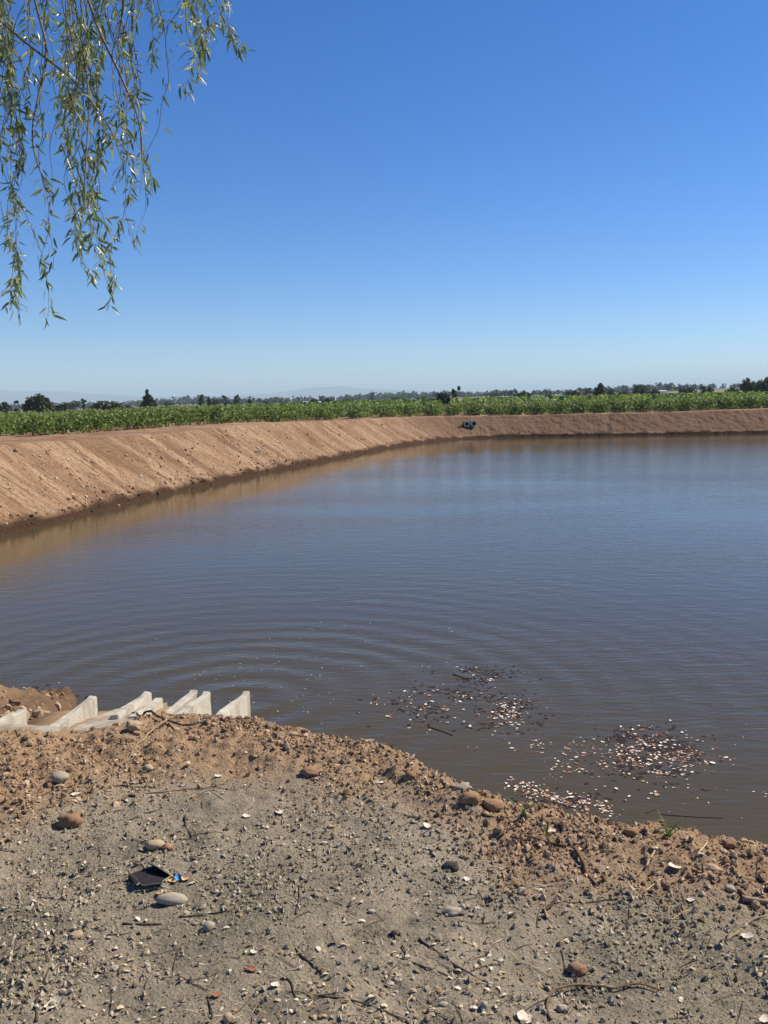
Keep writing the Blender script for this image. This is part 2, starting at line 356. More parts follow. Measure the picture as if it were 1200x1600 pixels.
CLODS = [lumpy(ICO, 0.20, (1, r_, h_), 30 + k) for k, (r_, h_) in enumerate([(0.85, 0.7), (0.7, 0.55), (0.9, 0.8), (0.75, 0.5), (0.95, 0.6)])]
def smoothlump(base, amt, freq, sq, seed):
    V, F = base; V = V.copy()
    d = amt * (fbm(V[:, 0] * freq + 3 * seed, V[:, 1] * freq + V[:, 2] * freq * 1.3, seed, 3))
    return V * (1 + d)[:, None] * np.array(sq), F

# ------------------------------------------------------------------ near ground
crest_px = [(-150, 1150), (40, 1147), (110, 1144), (180, 1137), (215, 1124), (300, 1121), (390, 1136), (450, 1151), (520, 1169), (600, 1185), (640, 1199), (662, 1217), (740, 1249), (800, 1268), (940, 1285), (1000, 1304), (1100, 1319), (1200, 1331), (1320, 1348)]
ZB = 1.62
_c = np.array([at(x, y, ZB) for x, y in crest_px])
cx = np.concatenate([[-16, -9], _c[:, 0], [8, 16, 30]]); cy = np.concatenate([[3.0, 4.2], _c[:, 1], [2.5, 2.0, 1.0]])
def ycrest(x): return np.interp(x, cx, cy) + 0.05 * fbm(np.asarray(x) * 3, 0.5, 3, 3)
def soil_of(x, y):
    d = ycrest(x) - y
    wd = np.interp(x, [-3, -1.6, -0.8, 0.0, 0.6, 1.2, 2, 4], [1.15, 0.9, 0.55, 0.16, 0.10, 0.22, 0.42, 0.55]) + 0.35 * fbm(x * 1.7, y * 1.7, 5, 3)
    return np.clip(1 - sstep(-0.25, 0.75, d - wd), 0, 1)
def gz(x, y, fine=True):
    x = np.asarray(x, float); y = np.asarray(y, float)
    d = ycrest(x) - y; u = np.maximum(-d, 0); g = np.sqrt(u * u + 0.0225) - 0.15
    left = 1 - sstep(-2.3, -1.88, x + 0.26 * np.maximum(y - 4.9, 0)); midr = (1 - sstep(-1.44, -1.34, x)) * (1 - left)
    zl = 0.05 * sstep(0, .25, g) + 0.30 * g; zm = 0.06 * sstep(0, .25, g) + 0.255 * np.minimum(g, 1.12) + 0.85 * np.maximum(g - 1.12, 0); sr = np.interp(x, [-1.4, -0.9, -0.3], [0.46, 0.52, 0.66]); zr = sr * g
    drop = left * zl + midr * zm + (1 - left - midr) * zr
    z = ZB - drop + 0.035 * fbm(x * 0.9, y * 0.9, 21, 3) + 0.022 * fbm(x * 3.2, y * 2.6, 24, 3)
    z = z + 0.025 * np.exp(-((d - 0.28) / 0.25) ** 2) * sstep(-1.75, -1.2, x) * (1 - sstep(-0.4, 0.1, x))
    z = z + 0.02 * np.exp(-((d - 0.12) / 0.15) ** 2) * sstep(-0.4, 0.1, x)
    z = z + 0.22 * np.exp(-((x + 3.75) / 0.42) ** 2 - ((y - 7.1) / 0.8) ** 2) + 0.22 * np.exp(-((x + 4.9) / 0.9) ** 2 - ((y - 6.9) / 1.2) ** 2)
    if fine:
        s = soil_of(x, y)
        lump = np.abs(fbm(x * 9, y * 9, 40, 3)) * 0.055 + fbm(x * 26, y * 26, 50, 3) * 0.020 + np.abs(fbm(x * 3.6, y * 3.6, 44, 2)) * 0.05
        flat = fbm(x * 7, y * 7, 60, 3) * 0.015 + fbm(x * 22, y * 22, 70, 3) * 0.0125 * (0.5 + noise(x * 2, y * 2, 8))
        z = z + 0.16 * np.abs(fbm(x * 2.6, y * 2.6, 46, 4)) * (1 - sstep(-2.5, -2.2, x + 0.26 * np.maximum(y - 4.9, 0))) * sstep(4.7, 5.2, y)
        z = z + s * lump * 0.62 * (1 - 0.9 * sstep(-0.02, 0.12, -d) * (1 - sstep(-0.9, -0.6, x)) * sstep(-2.35, -2.1, x + 0.26 * np.maximum(y - 4.9, 0))) + (1 - s) * flat
    return z
def on_ground(x, y):                    # march photo pixel x, y down to the ground surface
    d = ray(x, y); o = np.array([0, 0, EYE]); ts = np.linspace(1.5, 11, 1500); P = o + ts[:, None] * d
    below = P[:, 2] < gz(P[:, 0], P[:, 1]); i = int(np.argmax(below)) if below.any() else len(ts) - 1
    return P[i]
xs = np.concatenate([np.linspace(-18, -4.2, 40)[:-1], np.linspace(-4.2, -2.6, 90)[:-1], np.linspace(-2.6, 2.6, 560)[:-1], np.linspace(2.6, 4.5, 90)[:-1], np.linspace(4.5, 26, 50)])
ys = np.concatenate([np.linspace(-8, 1.6, 40)[:-1], np.linspace(1.6, 5.0, 410)[:-1], np.linspace(5.0, 7.5, 110)[:-1], np.linspace(7.5, 11.5, 40)])
GX, GY = np.meshgrid(xs, ys); GZ = gz(GX, GY)
me = mesh_np('near_ground', np.stack([GX, GY, GZ], -1).reshape(-1, 3), grid_faces(len(ys), len(xs)), True,
             {'soil': soil_of(GX, GY).ravel(), 'wet': np.maximum(1 - sstep(0.05, 0.45, GZ), 0.9 * (1 - sstep(-2.1, -1.9, GX + 0.26 * np.maximum(GY - 4.9, 0))) * sstep(4.62, 4.85, GY) * (1 - np.clip(1.3 * np.exp(-((GX + 3.75) / 0.5) ** 2 - ((GY - 7.0) / 0.9) ** 2) + 0.35 * fbm(GX * 4, GY * 4, 77, 3), 0, 1))).ravel()})
tag(obj('ground', me, M_ground), kind='structure')

# ------------------------------------------------------------------ excavated bank, track, field
top_line = np.array([(-40, 699), (0, 695), (100, 688), (200, 682), (300, 672), (400, 663), (500, 658), (600, 654), (660, 651), (720, 650), (800, 650), (900, 647), (1050, 644), (1200, 639), (1260, 637)], float)
water_px = [(0, 835), (50, 824), (100, 812), (150, 799), (200, 786), (250, 775), (300, 764), (350, 753), (400, 742), (450, 732), (500, 722), (550, 712), (600, 702), (650, 693.5), (690, 689)]
W0 = [(-14.5, -4), (-13.2, 6), (-11.6, 14)] + [tuple(at(x, y, 0)[:2]) for x, y in water_px] + [(6.5, 73.9), (10, 75.3), (16.4, 75.6), (24.5, 75.4), (33, 76.1), (45, 76.5), (60, 73), (76, 62)]
W = chaikin(W0, 2)
ds = np.concatenate([[0], np.cumsum(np.linalg.norm(np.diff(W, axis=0), axis=1))])
S_ = np.concatenate([np.arange(0, 18, 0.4), np.arange(18, 60, 0.06), np.arange(60, 125, 0.085), np.arange(125, ds[-1], 0.5)])
W = np.stack([np.interp(S_, ds, W[:, 0]), np.interp(S_, ds, W[:, 1])], 1)
T = np.gradient(W, axis=0); 
for _ in range(6):
    k = np.ones(41) / 41; T = np.stack([np.convolve(np.pad(T[:, i] / np.linalg.norm(T, axis=1), 20, 'edge'), k, 'valid') for i in (0, 1)], 1)
T /= np.linalg.norm(T, axis=1)[:, None]; N = np.stack([-T[:, 1], T[:, 0]], 1)       # outward
RUN = 3.1
def top_z(Wp, Np):
    z = np.full(len(Wp), 2.0); P = Wp + Np * RUN; lo = np.full(len(Wp), 1.0); hi = np.full(len(Wp), 3.0)
    for _ in range(30):
        m = (lo + hi) / 2; px, py = proj(np.column_stack([P, m])); tgt = np.interp(px, top_line[:, 0], top_line[:, 1])
        up = py > tgt; lo = np.where(up, m, lo); hi = np.where(up, hi, m)
    px, _ = proj(np.column_stack([P, m])); ok = (px > -30) & (px < 1250) & (P[:, 1] > 15)
    i = np.arange(len(P)); z = np.interp(i, i[ok], m[ok]); k = np.ones(61) / 61
    return np.convolve(np.pad(z, 30, 'edge'), k, 'valid')
ZT = top_z(W, N); TOP = W + N * RUN
# profile: (outward run 0..1 of RUN, height fraction of ZT, extra outward metres)
rows = [(-0.16, -0.35), (-0.03, -0.05), (0.0, 0.0), (0.02, 0.05), (0.035, 0.10), (0.05, 0.13), (0.075, 0.145)] + [(t, 0.145 + (t - 0.075) / 0.925 * 0.855) for t in np.linspace(0.10, 0.965, 34)] + [(0.985, 0.985), (1.0, 0.996), (1.03, 1.0), (1.10, 1.0)]
berm = [0.6, 1.0, 1.6, 2.2, 2.8, 3.4, 4.0, 4.7, 5.4, 6.2]
ns = len(S_); BV, BA, BD, BW, BC = [], [], [], [], []
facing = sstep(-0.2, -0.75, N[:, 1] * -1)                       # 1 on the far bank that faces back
for t, hf in rows + [(1 + q / RUN, 1.0) for q in berm]:
    inn = float(sstep(0.02, 0.15, t) * (1 - sstep(0.93, 1.08, t)))
    dn = (1 - t) * RUN
    SW = S_ + 2.2 * fbm(S_ * 0.16, 0.05 * dn + 0 * S_, 63, 3); AM = np.clip(0.55 + 1.5 * fbm(S_ * 0.13, 0.3 * dn + 0 * S_, 65, 3), 0.05, 1.7)
    rut = fbm(S_ * 0.55 + 0.12 * dn, 0.30 * dn + 0 * S_, 3, 4) * 0.10 + fbm(SW * 1.3 + 0.2 * dn, 0.30 * dn + 0 * S_, 4, 3) * 0.06 * AM + np.abs(fbm(SW * 3.4, 0.6 * dn + 0 * S_, 9, 2)) * -0.08 * AM + fbm(S_ * 6, dn * 6 + 0 * S_, 13, 3) * 0.04
    clod = fbm(S_ * 2.2, dn * 2.2 + 0 * S_, 17, 4) * 0.13 * facing
    offs = (rut * 0.85 + clod * 0.75) * inn
    edge = 0.10 * fbm(S_ * 1.1, 0 * S_, 23, 4) * (1 - float(sstep(0.0, 0.25, t))) + 0.14 * fbm(S_ * 0.5, 0 * S_ + 4, 29, 4) * float(sstep(0.5, 1.0, t)) * (1 - float(sstep(1.1, 1.5, t)))
    P = W + N * (t * RUN + edge)[:, None]
    z = ZT * hf + offs * 0.85
    if t > 1: z = z + 0.05 * fbm(S_ * 0.3, dn * 0.7 + 0 * S_, 31, 3) * min(1, (t - 1) * 4) - 0.06 * math.exp(-((t * RUN - RUN - 2.6) / 0.35) ** 2)
    P = P - N * (offs * 0.5)[:, None]
    BV.append(np.column_stack([P, z])); BA.append(S_ * 1.0); BD.append(dn + 0 * S_)
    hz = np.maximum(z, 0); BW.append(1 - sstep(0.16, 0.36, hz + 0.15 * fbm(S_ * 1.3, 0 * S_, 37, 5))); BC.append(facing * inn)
me = mesh_np('earth_bank', np.concatenate(BV), grid_faces(len(BV), ns), True, {'along': np.concatenate(BA), 'down': np.concatenate(BD), 'wet': np.concatenate(BW), 'cut': np.concatenate(BC)})  # cut holds the painted shade of the bank facing back
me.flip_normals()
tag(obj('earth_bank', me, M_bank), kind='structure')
BGRID = np.stack(BV)                                            # rows, along, xyz

# outer field as a fan about the camera, from the back of the track to the hills
OUT = TOP + N * 5.6
az_o = np.arctan2(OUT[:, 0], OUT[:, 1]); r_o = np.hypot(OUT[:, 0], OUT[:, 1]); od = np.argsort(az_o)
AZ = np.concatenate([np.linspace(R(-100), R(-32), 30)[:-1], np.linspace(R(-32), R(32), 300)[:-1], np.linspace(R(32), R(60), 20)])
def far_z(az):
    pxx = 600 + 1383 * np.tan(np.clip(az, -1, 1))
    off = np.interp(pxx, [-400, 100, 300, 500, 700, 900, 1100, 1200, 1600], [-8, -8, -3, -3, 2, 4, 9, 10, 12])
    return EYE + off / 1383 * 900
def field_z(x, y):
    x = np.asarray(x, float); y = np.asarray(y, float); az = np.arctan2(x, y); r = np.hypot(x, y)
    r0 = np.interp(az, az_o[od], r_o[od]); z0 = np.interp(az, az_o[od], ZT[od])
    z1 = 1.93 + 0.007 * np.clip(x * 100 / np.maximum(r, 1), -80, 80)
    t1 = sstep(0, 1, (r - r0) / 34); z = z0 - 0.02 + (z1 - z0) * t1
    t2 = sstep(120, 900, r); z = z + (far_z(az) - z) * t2
    return z + np.maximum(r - 900, 0) * 0.0016 * sstep(-0.4, 0.2, az + 0.2)
RF = [0, 1.5, 4, 8, 14, 22, 32, 45, 60, 80, 110, 150, 220, 330, 500, 700, 900, 1300, 2000, 3500, 7000, 14000]
r0 = np.interp(AZ, az_o[od], r_o[od]); FV, FA = [], []
for q in RF:
    r_ = r0 + q; x = np.sin(AZ) * r_; y = np.cos(AZ) * r_; z = field_z(x, y) - (0.05 if q == 0 else 0)
    if q > 2500: z = np.minimum(z, 10)
    FV.append(np.column_stack([x, y, z])); FA.append(sstep(60, 180, r_))
me = mesh_np('field', np.concatenate(FV), grid_faces(len(RF), len(AZ)), True, {'far': np.concatenate(FA)}); me.flip_normals()
tag(obj('field', me, M_field), kind='structure')

wx = np.linspace(-18, 90, 150); wy = np.linspace(1.5, 85, 150); WX, WY = np.meshgrid(wx, wy); dm = np.full(WX.shape, 1e9)
for q in W[::8]: dm = np.minimum(dm, (WX - q[0]) ** 2 + (WY - q[1]) ** 2)
dm = np.sqrt(dm); lee_w = np.where(WY > 55, 15, np.interp(WY, [10, 55], [2.5, 7])) * (1 + .35 * fbm(WX * .12, WY * .2, 19, 3))
tag(obj('pond_water', mesh_np('pond_water', np.stack([WX, WY, 0 * WX], -1).reshape(-1, 3), grid_faces(150, 150), True, {'open': sstep(.45, 1.0, dm / lee_w).ravel()}), M_water), kind='structure')

# far hills
hx = np.linspace(R(-60), R(60), 160); pxx = 600 + 1383 * np.tan(hx)
hh = np.interp(pxx, [-900, -200, 0, 70, 140, 230, 320, 420, 480, 540, 600, 700, 900, 1300, 3000], [14, 20, 22, 21, 17, 11, 10, 12, 19, 23, 17, 11, 7, 6, 8]) / 1383 * 9500 + 8 * fbm(hx * 40, 0 * hx, 2, 4)
HV = []
for q, f in ((9000, 0.0), (9200, 0.45), (9500, 1.0), (10200, 0.8), (11500, 0.0)):
    hj = hh * f * (1 + 0.12 * fbm(hx * 60, 0 * hx + q, 5, 3)); HV.append(np.column_stack([np.sin(hx) * q, np.cos(hx) * q, hj + 4 - (6 if f == 0 else 0)]))
me = mesh_np('hills', np.concatenate(HV), grid_faces(5, 160), True); me.flip_normals()
tag(obj('hills', me, M_hill), kind='structure')

# ------------------------------------------------------------------ stones lying on the bank (uncountable)
js = np.where((S_ > 24) & (S_ < 120))[0]
wgt = np.where(S_[js] < 50, 1.6, 1.0) * (0.35 + np.clip(fbm(S_[js] * 0.35, 0 * js, 71, 3) + 0.35, 0, 1)); wgt /= wgt.sum()
n = 4200; jj = rng.choice(js, n, p=wgt); rr_ = np.clip((rng.beta(1.0, 1.25, n) * 36 + 4).astype(int), 3, 42)
P = BGRID[rr_, jj] + rng.normal(0, 0.03, (n, 3)) * np.array([1, 1, 0])
s_ = np.clip(rng.pareto(2.6, n) * 0.020 + 0.013, 0, 0.085)
V, F, tn = scatter(CLODS, P + np.array([0, 0, 0.01]), s_)
tag(obj('bank_stones', mesh_np('bank_stones', V, F, False, {'tone': tn}), M_bankstone), 'loose pale stones strewn over the slope of the far earth bank', kind='stuff')

n = 1500; jj = rng.choice(js, n, p=wgt); rr_ = rng.integers(2, 10, n)
P = BGRID[rr_, jj] + rng.normal(0, 0.04, (n, 3)) * np.array([1, 1, 0]); s_ = np.clip(rng.pareto(2.4, n) * 0.020 + 0.014, 0, 0.08)
V, F, tn = scatter(CLODS, P, s_); tag(obj('shore_clods', mesh_np('shore_clods', V, F, False, {'tone': tn}), M_shore), 'damp clods and stones along the waterline of the far bank', kind='stuff')
# ------------------------------------------------------------------ vineyard
def vine_mesh(seed, nl, size):
    r2 = np.random.default_rng(seed); th = r2.uniform(0, 2 * math.pi, nl); ph = np.arccos(r2.uniform(-0.95, 1, nl)); rad = r2.uniform(0.55, 1.0, nl) ** 0.6
    lob = 1 + 0.25 * np.sin(th * 3 + seed) + 0.2 * np.sin(ph * 5 + seed * 2)
    P = np.column_stack([np.cos(th) * np.sin(ph) * 0.70, np.sin(th) * np.sin(ph) * 0.72, np.cos(ph) * 0.50]) * (rad * lob)[:, None] + np.array([0, 0, 0.56])
    ns_ = max(2, nl // 40)                                        # a few shoots sticking up
    P[:ns_] = np.column_stack([r2.uniform(-.4, .4, ns_), r2.uniform(-.6, .6, ns_), r2.uniform(1.1, 1.32, ns_)])
    leaf = np.array([(-0.5, -0.15, 0), (0.05, -0.55, 0.12), (0.5, -0.2, -0.02), (0.45, 0.3, -0.05), (0, 0.55, 0.1), (-0.42, 0.35, 0.03)])
    return leaf, P, size * r2.uniform(0.7, 1.25, nl)
def leaves_at(leaf, P, S, tilt=1.2):
    Rm = rotmats(len(P), tilt); V = np.einsum('nij,nkj->nki', Rm, leaf[None] * S[:, None, None]) + P[:, None, :]
    F = (np.arange(len(P)) * len(leaf))[:, None] + np.arange(len(leaf))[None]
    return V.reshape(-1, 3), F
def vine_cores(k): return lumpy(ICO, 0.2, (0.40, 0.55, 0.40), 90 + k)
VINES = []
for k in range(6):
    leaf, P, S = vine_mesh(k, 210, 0.16); V, F = leaves_at(leaf, P, S)
    VINES.append((mesh_np('vine_foliage', V, F), mesh_np('vine_trunk', *join([tube([(0, 0, -0.05), (0.03, 0.02, 0.3), (0, 0, 0.62)], [0.04, 0.03, 0.025], 5), tube([(0, 0, 0.55), (0.02, 0.3, 0.75), (0.0, 0.5, 0.85)], [0.02, 0.015, 0.01], 4), tube([(0, 0, 0.55), (-0.02, -0.3, 0.72), (0, -0.5, 0.85)], [0.02, 0.015, 0.01], 4)]))))
LOD = []
for k in range(6):
    leaf, P, S = vine_mesh(20 + k, 80, 0.225); LOD.append(leaves_at(leaf, P, S))
for k in range(4):
    leaf, P, S = vine_mesh(40 + k, 20, 0.42); LOD.append(leaves_at(leaf, P, S))
def line_dist(x, y):                                              # metres outside the bank top (approx., by azimuth fan)
    d2 = np.full(len(x), 1e9); sg = np.zeros(len(x)); Q = TOP[::12]; QN = N[::12]
    for i in range(len(Q)):
        e = (x - Q[i, 0]) ** 2 + (y - Q[i, 1]) ** 2; m = e < d2; d2[m] = e[m]; sg[m] = ((x - Q[i, 0]) * QN[i, 0] + (y - Q[i, 1]) * QN[i, 1])[m]
    return np.where(sg > 0, np.sqrt(d2), -1)
RA = R(4.6); rdir = np.array([math.sin(RA), math.cos(RA)]); rper = np.array([math.cos(RA), -math.sin(RA)])
ROWS, AL = np.meshgrid(np.arange(-75, 75) * 1.95, np.arange(15, 190, 1.0), indexing='ij')
AL = AL + rng.normal(0, 0.12, AL.shape); RW = ROWS + rng.normal(0, 0.08, AL.shape)
vx = (RW * rper[0] + AL * rdir[0]).ravel(); vy = (RW * rper[1] + AL * rdir[1]).ravel()
azv = np.arctan2(vx, vy); rv = np.hypot(vx, vy)
ld = line_dist(vx, vy)
lim = np.interp(azv, [R(-30), R(-18), R(-8), R(2), R(25)], [5.2, 4.2, 3.2, 2.4, 2.2])
rmax = np.interp(azv, [R(-30), R(-20), R(-5), R(5), R(30)], [105, 112, 150, 170, 190])
k_ = (np.abs(azv) < R(29)) & (ld > lim) & (rv < rmax) & (rng.uniform(size=len(rv)) > 0.035)
vx, vy, rv, azv, ld = vx[k_], vy[k_], rv[k_], azv[k_], ld[k_]
vz = field_z(vx, vy); vs = rng.uniform(0.86, 1.14, len(vx)) * np.interp(azv, [R(-25), R(-10), R(5)], [0.66, 0.80, 0.97])
invis = np.abs(azv) < R(24.0)
order = np.argsort(np.where(invis, ld + rv * 0.12, 1e6)); near = order[:290]; rest = order[290:]
VL = 'leafy green grapevine in the front rows of the vineyard along the bank top'; VG = 'grapevines in the front rows of the vineyard'
for i in near:
    f, t = VINES[random.randrange(6)]
    o = empty('grapevine', (vx[i], vy[i], vz[i]), VL, 'grapevine', VG, -RA + random.choice((0, math.pi)) + random.uniform(-.2, .2), vs[i])
    obj('foliage', f, M_vine, o); obj('trunk', t, M_trunk, o)
Vs, Fs, off = [], [], 0
for i in rest:
    V, F = LOD[random.randrange(6)] if rv[i] < 100 else LOD[6 + random.randrange(4)]
    a = -RA + random.choice((0, math.pi)); ca, sa = math.cos(a), math.sin(a)
    V = V @ np.array([[ca, sa, 0], [-sa, ca, 0], [0, 0, 1]]) * vs[i] + np.array([vx[i], vy[i], vz[i]])
    Vs.append(V); Fs.append(F + off); off += len(V)
tag(obj('vineyard', mesh_np('vineyard', np.vstack(Vs), np.vstack(Fs)), M_vine), 'rows of green grapevines stretching back behind the pond', kind='stuff')
# dry weeds along the edge of the track
n = 2600; jj = rng.integers(np.searchsorted(S_, 20), np.searchsorted(S_, 118), n)
dd = np.interp(jj, [0, np.searchsorted(S_, 60), np.searchsorted(S_, 78), ns], [5.0, 3.3, 2.0, 1.9]) + np.abs(rng.normal(0, 0.5, n)) - 0.2 + 0.3 * fbm(S_[jj] * 0.3, 0 * jj, 3, 3)
P = np.column_stack([TOP[jj] + N[jj] * dd[:, None], np.zeros(n)]); P[:, 2] = np.where(dd < 5.5, ZT[jj], field_z(P[:, 0], P[:, 1]))
keep = fbm(S_[jj] * 0.25, 0 * jj + 8, 41, 3) > -0.15; P = P[keep]; n = len(P)
bl = np.array([(-0.10, 0, 0), (0.10, 0, 0), (0.16, 0.05, 0.9), (0.0, 0.08, 1.0)])
V, F, tn = scatter([(bl, np.array([[0, 1, 2, 3]]))], P, np.column_stack([rng.uniform(.2, .5, n)] * 2 + [rng.uniform(0.06, 0.22, n)]), 0.6)
tag(obj('weeds', mesh_np('weeds', V, F), M_dryweed), 'dry grass and weeds at the foot of the vines', kind='stuff')

# ------------------------------------------------------------------ trees beyond the vineyard
def crown(lobes, nl, size, seed, flat=0.75, hollow=0.55):
    """lobes: (x,y,z,rx,ry,rz); leaf clumps spread through each lobe"""
    r2 = np.random.default_rng(seed); vol = np.array([l[3] * l[4] * l[5] for l in lobes]) ** 0.7; pk = r2.choice(len(lobes), nl, p=vol / vol.sum()); L = np.array(lobes)[pk]
    d = r2.normal(size=(nl, 3)); d /= np.linalg.norm(d, axis=1)[:, None]
    rad = r2.uniform(hollow, 1, nl) * (1 + 0.22 * np.sin(d[:, 0] * 5 + seed) * np.cos(d[:, 2] * 6 + seed))
    P = L[:, :3] + d * L[:, 3:] * rad[:, None]
    leaf = np.array([(-0.5, -0.1, 0), (0.05, -0.5, 0.15), (0.55, 0.05, -0.05), (0.0, 0.5, 0.12)])
    return leaves_at(leaf, P, size * r2.uniform(0.55, 1.3, nl), 1.3)
def tree(name, label, cat, x, base, top, wpx, Yd, kind='round', m='dark', seed=1, nl=420, group=None):
    p = at_dist(x, base, Yd); q = at_dist(x, top, Yd); Hh = q[2] - p[2]; Wd = 1.2 * wpx / FOC * Yd
    gzv = float(field_z(p[0], p[1])); Hh = q[2] - gzv; r2 = random.Random(seed); lo = []
    if kind == 'poplar':
        k = 8
        for i in range(k):
            t = (i + .6) / k; rw = Wd * 0.5 * math.sin(math.pi * min(0.97, 0.18 + 0.82 * t)) ** 0.6 * r2.uniform(.8, 1.1); lo.append((r2.uniform(-.12, .12) * Wd, r2.uniform(-.12, .12) * Wd, Hh * (0.06 + .90 * t), rw, rw, Hh * 0.10))
    elif kind == 'conifer':
        k = 10
        for i in range(k):
            t = (i + .5) / k; rw = Wd * 0.54 * (1 - t) ** 0.75 + Wd * 0.03; a = r2.uniform(0, 6.28); lo.append((math.cos(a) * Wd * .10 * (1 - t), math.sin(a) * Wd * .10, Hh * (0.10 + .88 * t), rw * r2.uniform(.75, 1.15), rw, Hh * .07))
    elif kind == 'wispy':
        for i in range(9):
            t = i / 8; a = r2.uniform(0, 6.28); lo.append((math.cos(a) * Wd * .30, math.sin(a) * Wd * .3, Hh * (0.25 + .7 * t), Wd * .13, Wd * .13, Hh * .085))
    else:
        for i in range(11):
            a = r2.uniform(0, 6.28); e = r2.uniform(0, 1); d = r2.uniform(.12, .36) * Wd
            zc = Hh * (0.28 + 0.48 * e) if kind == 'round' else Hh * (0.25 + 0.48 * e)
            sc = r2.uniform(.16, .27); lo.append((math.cos(a) * d * (1.15 - .55 * e), math.sin(a) * d * .9, zc, Wd * sc, Wd * sc, Hh * r2.uniform(.17, .26)))
        lo.append((r2.uniform(-.1, .1) * Wd, 0, Hh * .76, Wd * .20, Wd * .2, Hh * .23))
    o = empty(name, (p[0], p[1], gzv), label, cat, group)
    V, F = crown(lo, nl, max(0.16 * Wd ** 0.6 * Hh ** 0.4, 4.2 / FOC * Yd), seed, hollow=0.15)
    obj('crown', mesh_np('crown', V, F), M_tree[m], o)
    br = [tube([(0, 0, -0.3), (0.02 * Wd, 0, Hh * .3), (0, 0.02 * Wd, Hh * .6), (0.01 * Wd, 0, Hh * .9)], np.array([.045, .033, .02, .006]) * max(Hh * .8, Wd * .5), 6)]
    for i in range(6):
        a = r2.uniform(0, 6.28); z = Hh * r2.uniform(.15, .55); ll = Wd * (.12 if kind == 'poplar' else .33)
        br.append(tube([(0, 0, z), (math.cos(a) * ll * .5, math.sin(a) * ll * .5, z + Hh * .12), (math.cos(a) * ll, math.sin(a) * ll, z + Hh * .26)], np.array([.018, .012, .005]) * Hh, 4))
    V, F = join(br); obj('trunk', mesh_np('trunk', V, F), M_trunk, o)
    return o
def T_(*a, **k): return tree(*a, **k)
D = 'dark'; G = 'green'; B = 'brown'
